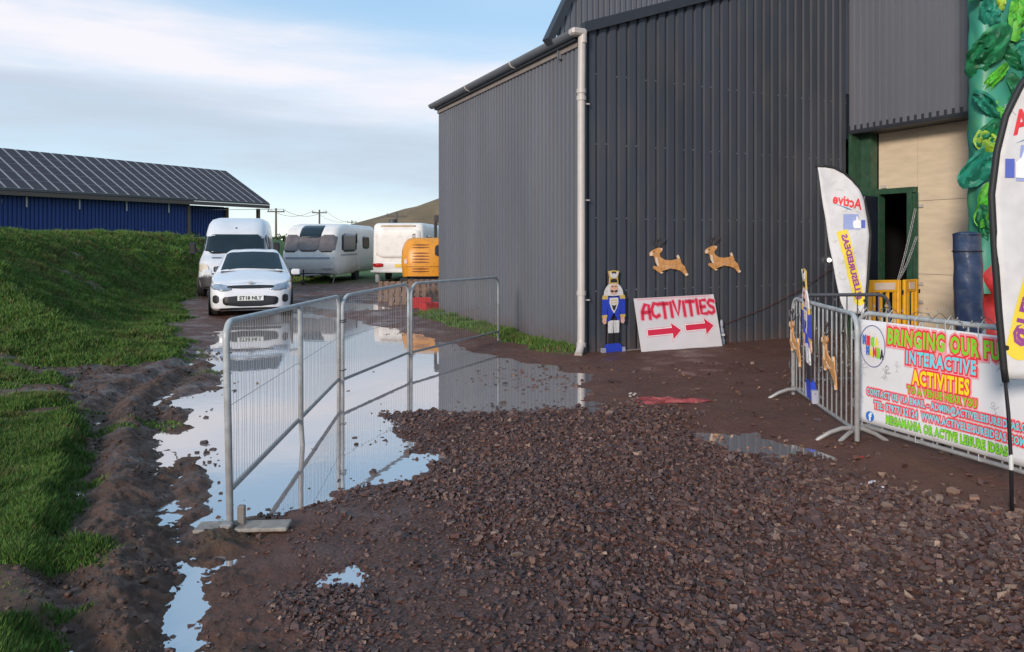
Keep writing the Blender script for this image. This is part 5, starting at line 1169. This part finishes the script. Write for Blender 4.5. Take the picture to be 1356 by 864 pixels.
# small fallen leaves and litter on the wet ground
leafm = mat('dead_leaf', (.36, .17, .10), .6, var=.3); n_l = 0
for k in range(70):
    px = random.uniform(790, 1110); py = random.uniform(462, 600)
    if px > 1050 and py < 520 and random.random() < .5: continue
    x, y = P(px, py); s_ = random.uniform(.012, .03); mb = MB(); a = [(s_*math.cos(q)*(1 if i % 2 else .7), s_*.6*math.sin(q)*(1 if i % 2 else .7), .004*math.sin(q*2)+.004) for i, q in enumerate([2*math.pi*j/9 for j in range(9)])]
    if Vector((x-5.73, y-12.58)).dot(Vector((-.4254, .905))) > 0 or True:
        mb.v = a+[(p[0], p[1], p[2]+.003) for p in a]; mb.f = [tuple(range(9)), tuple(range(17, 8, -1))]; o = mb.build('fallen_leaf', leafm, gobj); o.location = (x, y, Hz(x, y)+.004); o.rotation_euler = (random.uniform(-.3, .3), random.uniform(-.3, .3), random.uniform(0, 6))
# red crushed plastic sheet in the mud
cx, cy = P(888, 538); t = thing('red_plastic_sheet', 'crumpled red plastic sheet trodden into the mud in the open yard', 'plastic sheet', (cx, cy, Hz(cx, cy)), .05)
redm2 = mat('trodden_red_plastic', (.27, .045, .045), .4, var=.35, scale=14, dirt=(.12, .05, .04, .9), bump=.5, bscale=25)
out_ = [(-.39, .0), (-.36, .09), (-.25, .12), (-.12, .06), (.0, .11), (.08, .05), (.2, .07), (.38, .03), (.40, -.03), (.25, -.05), (.1, -.07), (-.1, -.05), (-.2, -.09), (-.34, -.06)]
V_ = []; F_ = []; n_ = 0; rr_ = random.Random(4)
mb = MB(); ctr = (0, 0)
for ri, rad in enumerate((1.0, .75, .5, .25)):
    for u, v in out_: mb.v.append((u*rad, v*rad*1.2, rr_.uniform(0, .035)+(0.0 if ri else -.012)))
mb.v.append((0, 0, .03)); k_ = len(out_)
for ri in range(3):
    for i in range(k_): j = (i+1) % k_; mb.f += [(ri*k_+i, ri*k_+j, (ri+1)*k_+j), (ri*k_+i, (ri+1)*k_+j, (ri+1)*k_+i)]
for i in range(k_): mb.f.append((3*k_+i, 3*k_+(i+1) % k_, 4*k_))
mb.build('crumpled_sheet', redm2, t)
t = thing('white_litter', 'small white litter scraps beside the crumpled red sheet in the mud', 'litter', (*P(842, 530), 0), 0)
t.location.z = Hz(t.location.x, t.location.y)
for k in range(5): MB().box((random.uniform(-.08, .1), random.uniform(-.08, .08), .012), (.028, .018, .014), bev=.004).build('scrap', LIT, t)

# ---------------------------------------------------------------- yellow folding barriers by the door
YP = mat('safety_yellow', (.72, .36, .02), .4, var=.08, dirt=(.35, .18, .05, .4))
def ybar(px0, px1, Y0, Y1, lab):
    a = Vector(((px0-678)*Y0/970, Y0, 0)); b_ = Vector(((px1-678)*Y1/970, Y1, 0)); d = b_-a; Ln = d.length
    t = thing('safety_barrier', lab, 'safety barrier', a, math.atan2(d.y, d.x), 'yellow plastic barriers by the doorway')
    fr_ = MB(); fr_.box((.04, 0, .53), (.07, .05, 1.06), bev=.015); fr_.box((Ln-.04, 0, .53), (.07, .05, 1.06), bev=.015); fr_.build('side_post', YP, t)
    MB().box((Ln/2, 0, .97), (Ln-.1, .04, .18), bev=.01).build('top_panel', YP, t); MB().box((Ln/2, 0, .2), (Ln-.1, .04, .16), bev=.01).build('bottom_panel', YP, t)
    MB().box((Ln/2, -.024, .97), (Ln-.24, .006, .10)).build('sticker', mat('sticker_white', (.6, .5, .42), .5), t)
    k = max(2, int(Ln/.11))
    for i in range(1, k): MB().box((Ln*i/k, 0, .58), (.035, .03, .64)).build('slat', YP, t)
    for zz in (.1, .9): MB().box((Ln, 0, zz-.02), (.04, .06, .06)).build('hinge', blackp, t)
ybar(1148, 1193, 10.6, 10.75, 'wider yellow plastic safety barrier in front of the open doorway')
ybar(1196, 1215, 10.75, 10.95, 'narrow yellow plastic safety barrier beside the green door frame')
# ---------------------------------------------------------------- inflatable
inf = thing('inflatable_jungle', 'tall green inflatable arch covered in leafy shapes beside the plywood wall', 'inflatable', (6.62, 9.6, 0), R(6))
IG = mat('inflatable_green', (.03, .20, .14), .45, var=.5, scale=2.2, stretch=(1, 1, .45), dirt=(.12, .32, .08, .6), bump=.3, bscale=5)
LGm = [mat('leaf_vinyl_dark', (.008, .13, .05), .55, var=.5, scale=6, dirt=(.02, .28, .10, .8)), mat('leaf_vinyl_bright', (.07, .36, .03), .55, var=.5, scale=6, dirt=(.22, .50, .04, .8)), mat('leaf_vinyl_lime', (.30, .46, .04), .55, var=.4, scale=6, dirt=(.03, .26, .06, .7)), mat('leaf_vinyl_teal', (.012, .18, .12), .55, var=.4, scale=6, dirt=(.03, .30, .18, .6))]
def ib(u, v, d):
    a = 2*math.pi*u; z = .95+v*4.9; c_, s_ = math.cos(a), math.sin(a); q = 4.0; k = (abs(c_)**q+abs(s_)**q)**(-1/q)
    r_ = 1+.02*math.sin(z*7+a*2)+.018*math.sin(z*15+a*5); return (.62*k*c_*(1+(r_-1)*.4), .20*k*s_*r_, z)
MB().grid(56, 120, ib).build('body', IG, inf, smooth=True)
MB().lathe([(.1, 5.7), (.5, 5.82), (.55, 5.85), (.1, 6.0)], 20).build('top', IG, inf)
rl = random.Random(9)
leafdefs = [(-.60, .34, 4.9, 0), (-.35, .30, 5.05, 0), (-.05, .4, 4.8, 1), (.3, .4, 4.9, 2), (-.55, .25, 4.55, 3), (-.2, .36, 4.45, 1), (.2, .42, 4.3, 0), (-.58, .40, 4.08, 0), (-.28, .28, 3.98, 0), (.05, .4, 3.9, 3), (.4, .4, 3.8, 1), (-.48, .26, 3.70, 1), (-.15, .38, 3.52, 0),
            (-.60, .30, 3.38, 3), (-.40, .22, 3.25, 1), (-.2, .34, 3.12, 0), (.2, .4, 3.2, 2), (-.56, .24, 3.0, 0), (-.62, .46, 2.62, 3), (-.36, .22, 2.72, 2), (-.25, .3, 2.45, 0), (.1, .4, 2.5, 1), (-.50, .44, 2.12, 1), (-.60, .28, 1.88, 0), (-.30, .28, 2.0, 2), (.1, .4, 1.9, 0), (-.35, .3, 1.62, 1), (.0, .4, 1.4, 3), (-.3, .3, 1.25, 1), (.35, .4, 2.9, 0), (-.05, .25, 2.85, 2)]
for i, (lx, sz, lz, mi) in enumerate(leafdefs+[(l_[0]+.12, l_[1]*.8, l_[2]+.17, (l_[3]+3) % 4) for l_ in leafdefs[::2]]):
    sz *= 1.45
    # a crumpled, puffed vinyl leaf: pointed outline and sharp creased facets
    mb = MB(); rings = 9; n = 26; asp = rl.uniform(.5, .85); sd0 = rl.uniform(0, 50)
    fa = 2*np.pi*np.arange(n)/n; outl = .78+.30*np.abs(np.cos(fa))**5+.22*(fbm(np.cos(fa)*1.6+sd0, np.sin(fa)*1.6+sd0, 3, 501)-.5)*2
    for ri in range(rings):
        f = 1-ri/rings; rx = np.sin(fa+.12*ri)*outl*f; rz_ = np.cos(fa+.12*ri)*outl*f
        c1 = 1-np.abs(fbm(rx*1.7+sd0, rz_*1.3+sd0*.7, 2, 503)*2-1); c2 = 1-np.abs(fbm(rx*3.9+sd0, rz_*3.1-sd0, 2, 507)*2-1)
        dep = (1-f**3)*.11+(.20*(c1-.6)+.12*(c2-.6)+.06*np.cos(rx*9))*(1 if ri else .6)
        for k in range(n): mb.v.append((float(rx[k])*sz*.5*asp, -float(dep[k])*sz-.01, float(rz_[k])*sz*.55))
    mb.v.append((0, -sz*.18, 0)); mb.v.append((0, .10, 0))
    for ri in range(rings-1):
        for k in range(n): k2 = (k+1) % n; mb.f.append((ri*n+k, ri*n+k2, (ri+1)*n+k2, (ri+1)*n+k))
    for k in range(n): mb.f.append(((rings-1)*n+k, (rings-1)*n+(k+1) % n, rings*n)); mb.f.append(((k+1) % n, k, rings*n+1))
    o = mb.build('leaf', LGm[mi], inf, smooth=38); o.location = (lx+.02, -.17, lz); o.rotation_euler = (rl.uniform(-.35, .35), rl.uniform(-.8, .8), -.6 if lx < -.45 else rl.uniform(-.4, .4))
def ib2(u, v, d):
    a = 2*math.pi*u; z = v*1.4; r_ = .50+.05*math.sin(z*9+a*3); return (r_*1.12*math.cos(a)+.02, r_*.8*math.sin(a)-.06, z)
MB().grid(32, 24, ib2).build('red_base', mat('inflatable_red', (.50, .03, .03), .35, var=.3, dirt=(.30, .05, .02, .6)), inf, smooth=True)
pc = thing('padded_post', 'navy padded foam post standing before the green inflatable', 'padded post', (5.52, 8.85, 0), 0)
def pp(u, v, d):
    a = 2*math.pi*u; z = v*1.70; r_ = .152+.006*math.sin(z*14+a*2)*math.sin(a*3+z*5)-.004*math.cos(z*3.6); return (r_*math.cos(a)+.05*(z/1.7-.5)*-1, r_*math.sin(a), z+.012*math.cos(a*2)*v)
MB().grid(32, 60, pp).build('padding', mat('navy_vinyl', (.025, .045, .10), .28, var=.25, scale=5, bump=.5, bscale=14, dirt=(.10, .11, .14, .4)), pc, smooth=True)
MB().lathe([(.02, 0), (.150, 0), (.156, .012), (.10, .04), (.02, .045)], 28, Matrix.Translation((-.025, 0, 1.695))).build('cap', mat('navy_vinyl', (.025, .045, .10), .28), pc, smooth=True)
mb = MB(); mb.path([(.0+.158*math.cos(a_)-.02, .158*math.sin(a_), 1.5) for a_ in [R(t_) for t_ in range(0, 360, 15)]], .008, 5, closed=True); mb.build('strap', blackp, pc)
# small puddle-side litter
for px, py in [(1140, 612), (1166, 652)]:
    x, y = P(px, py); o = MB().box((0, 0, .006), (.05, .012, .008)).build('litter_scrap', WHT if py > 620 else redm, gobj); o.location = (x, y, Hz(x, y)); o.rotation_euler = (0, 0, .4)
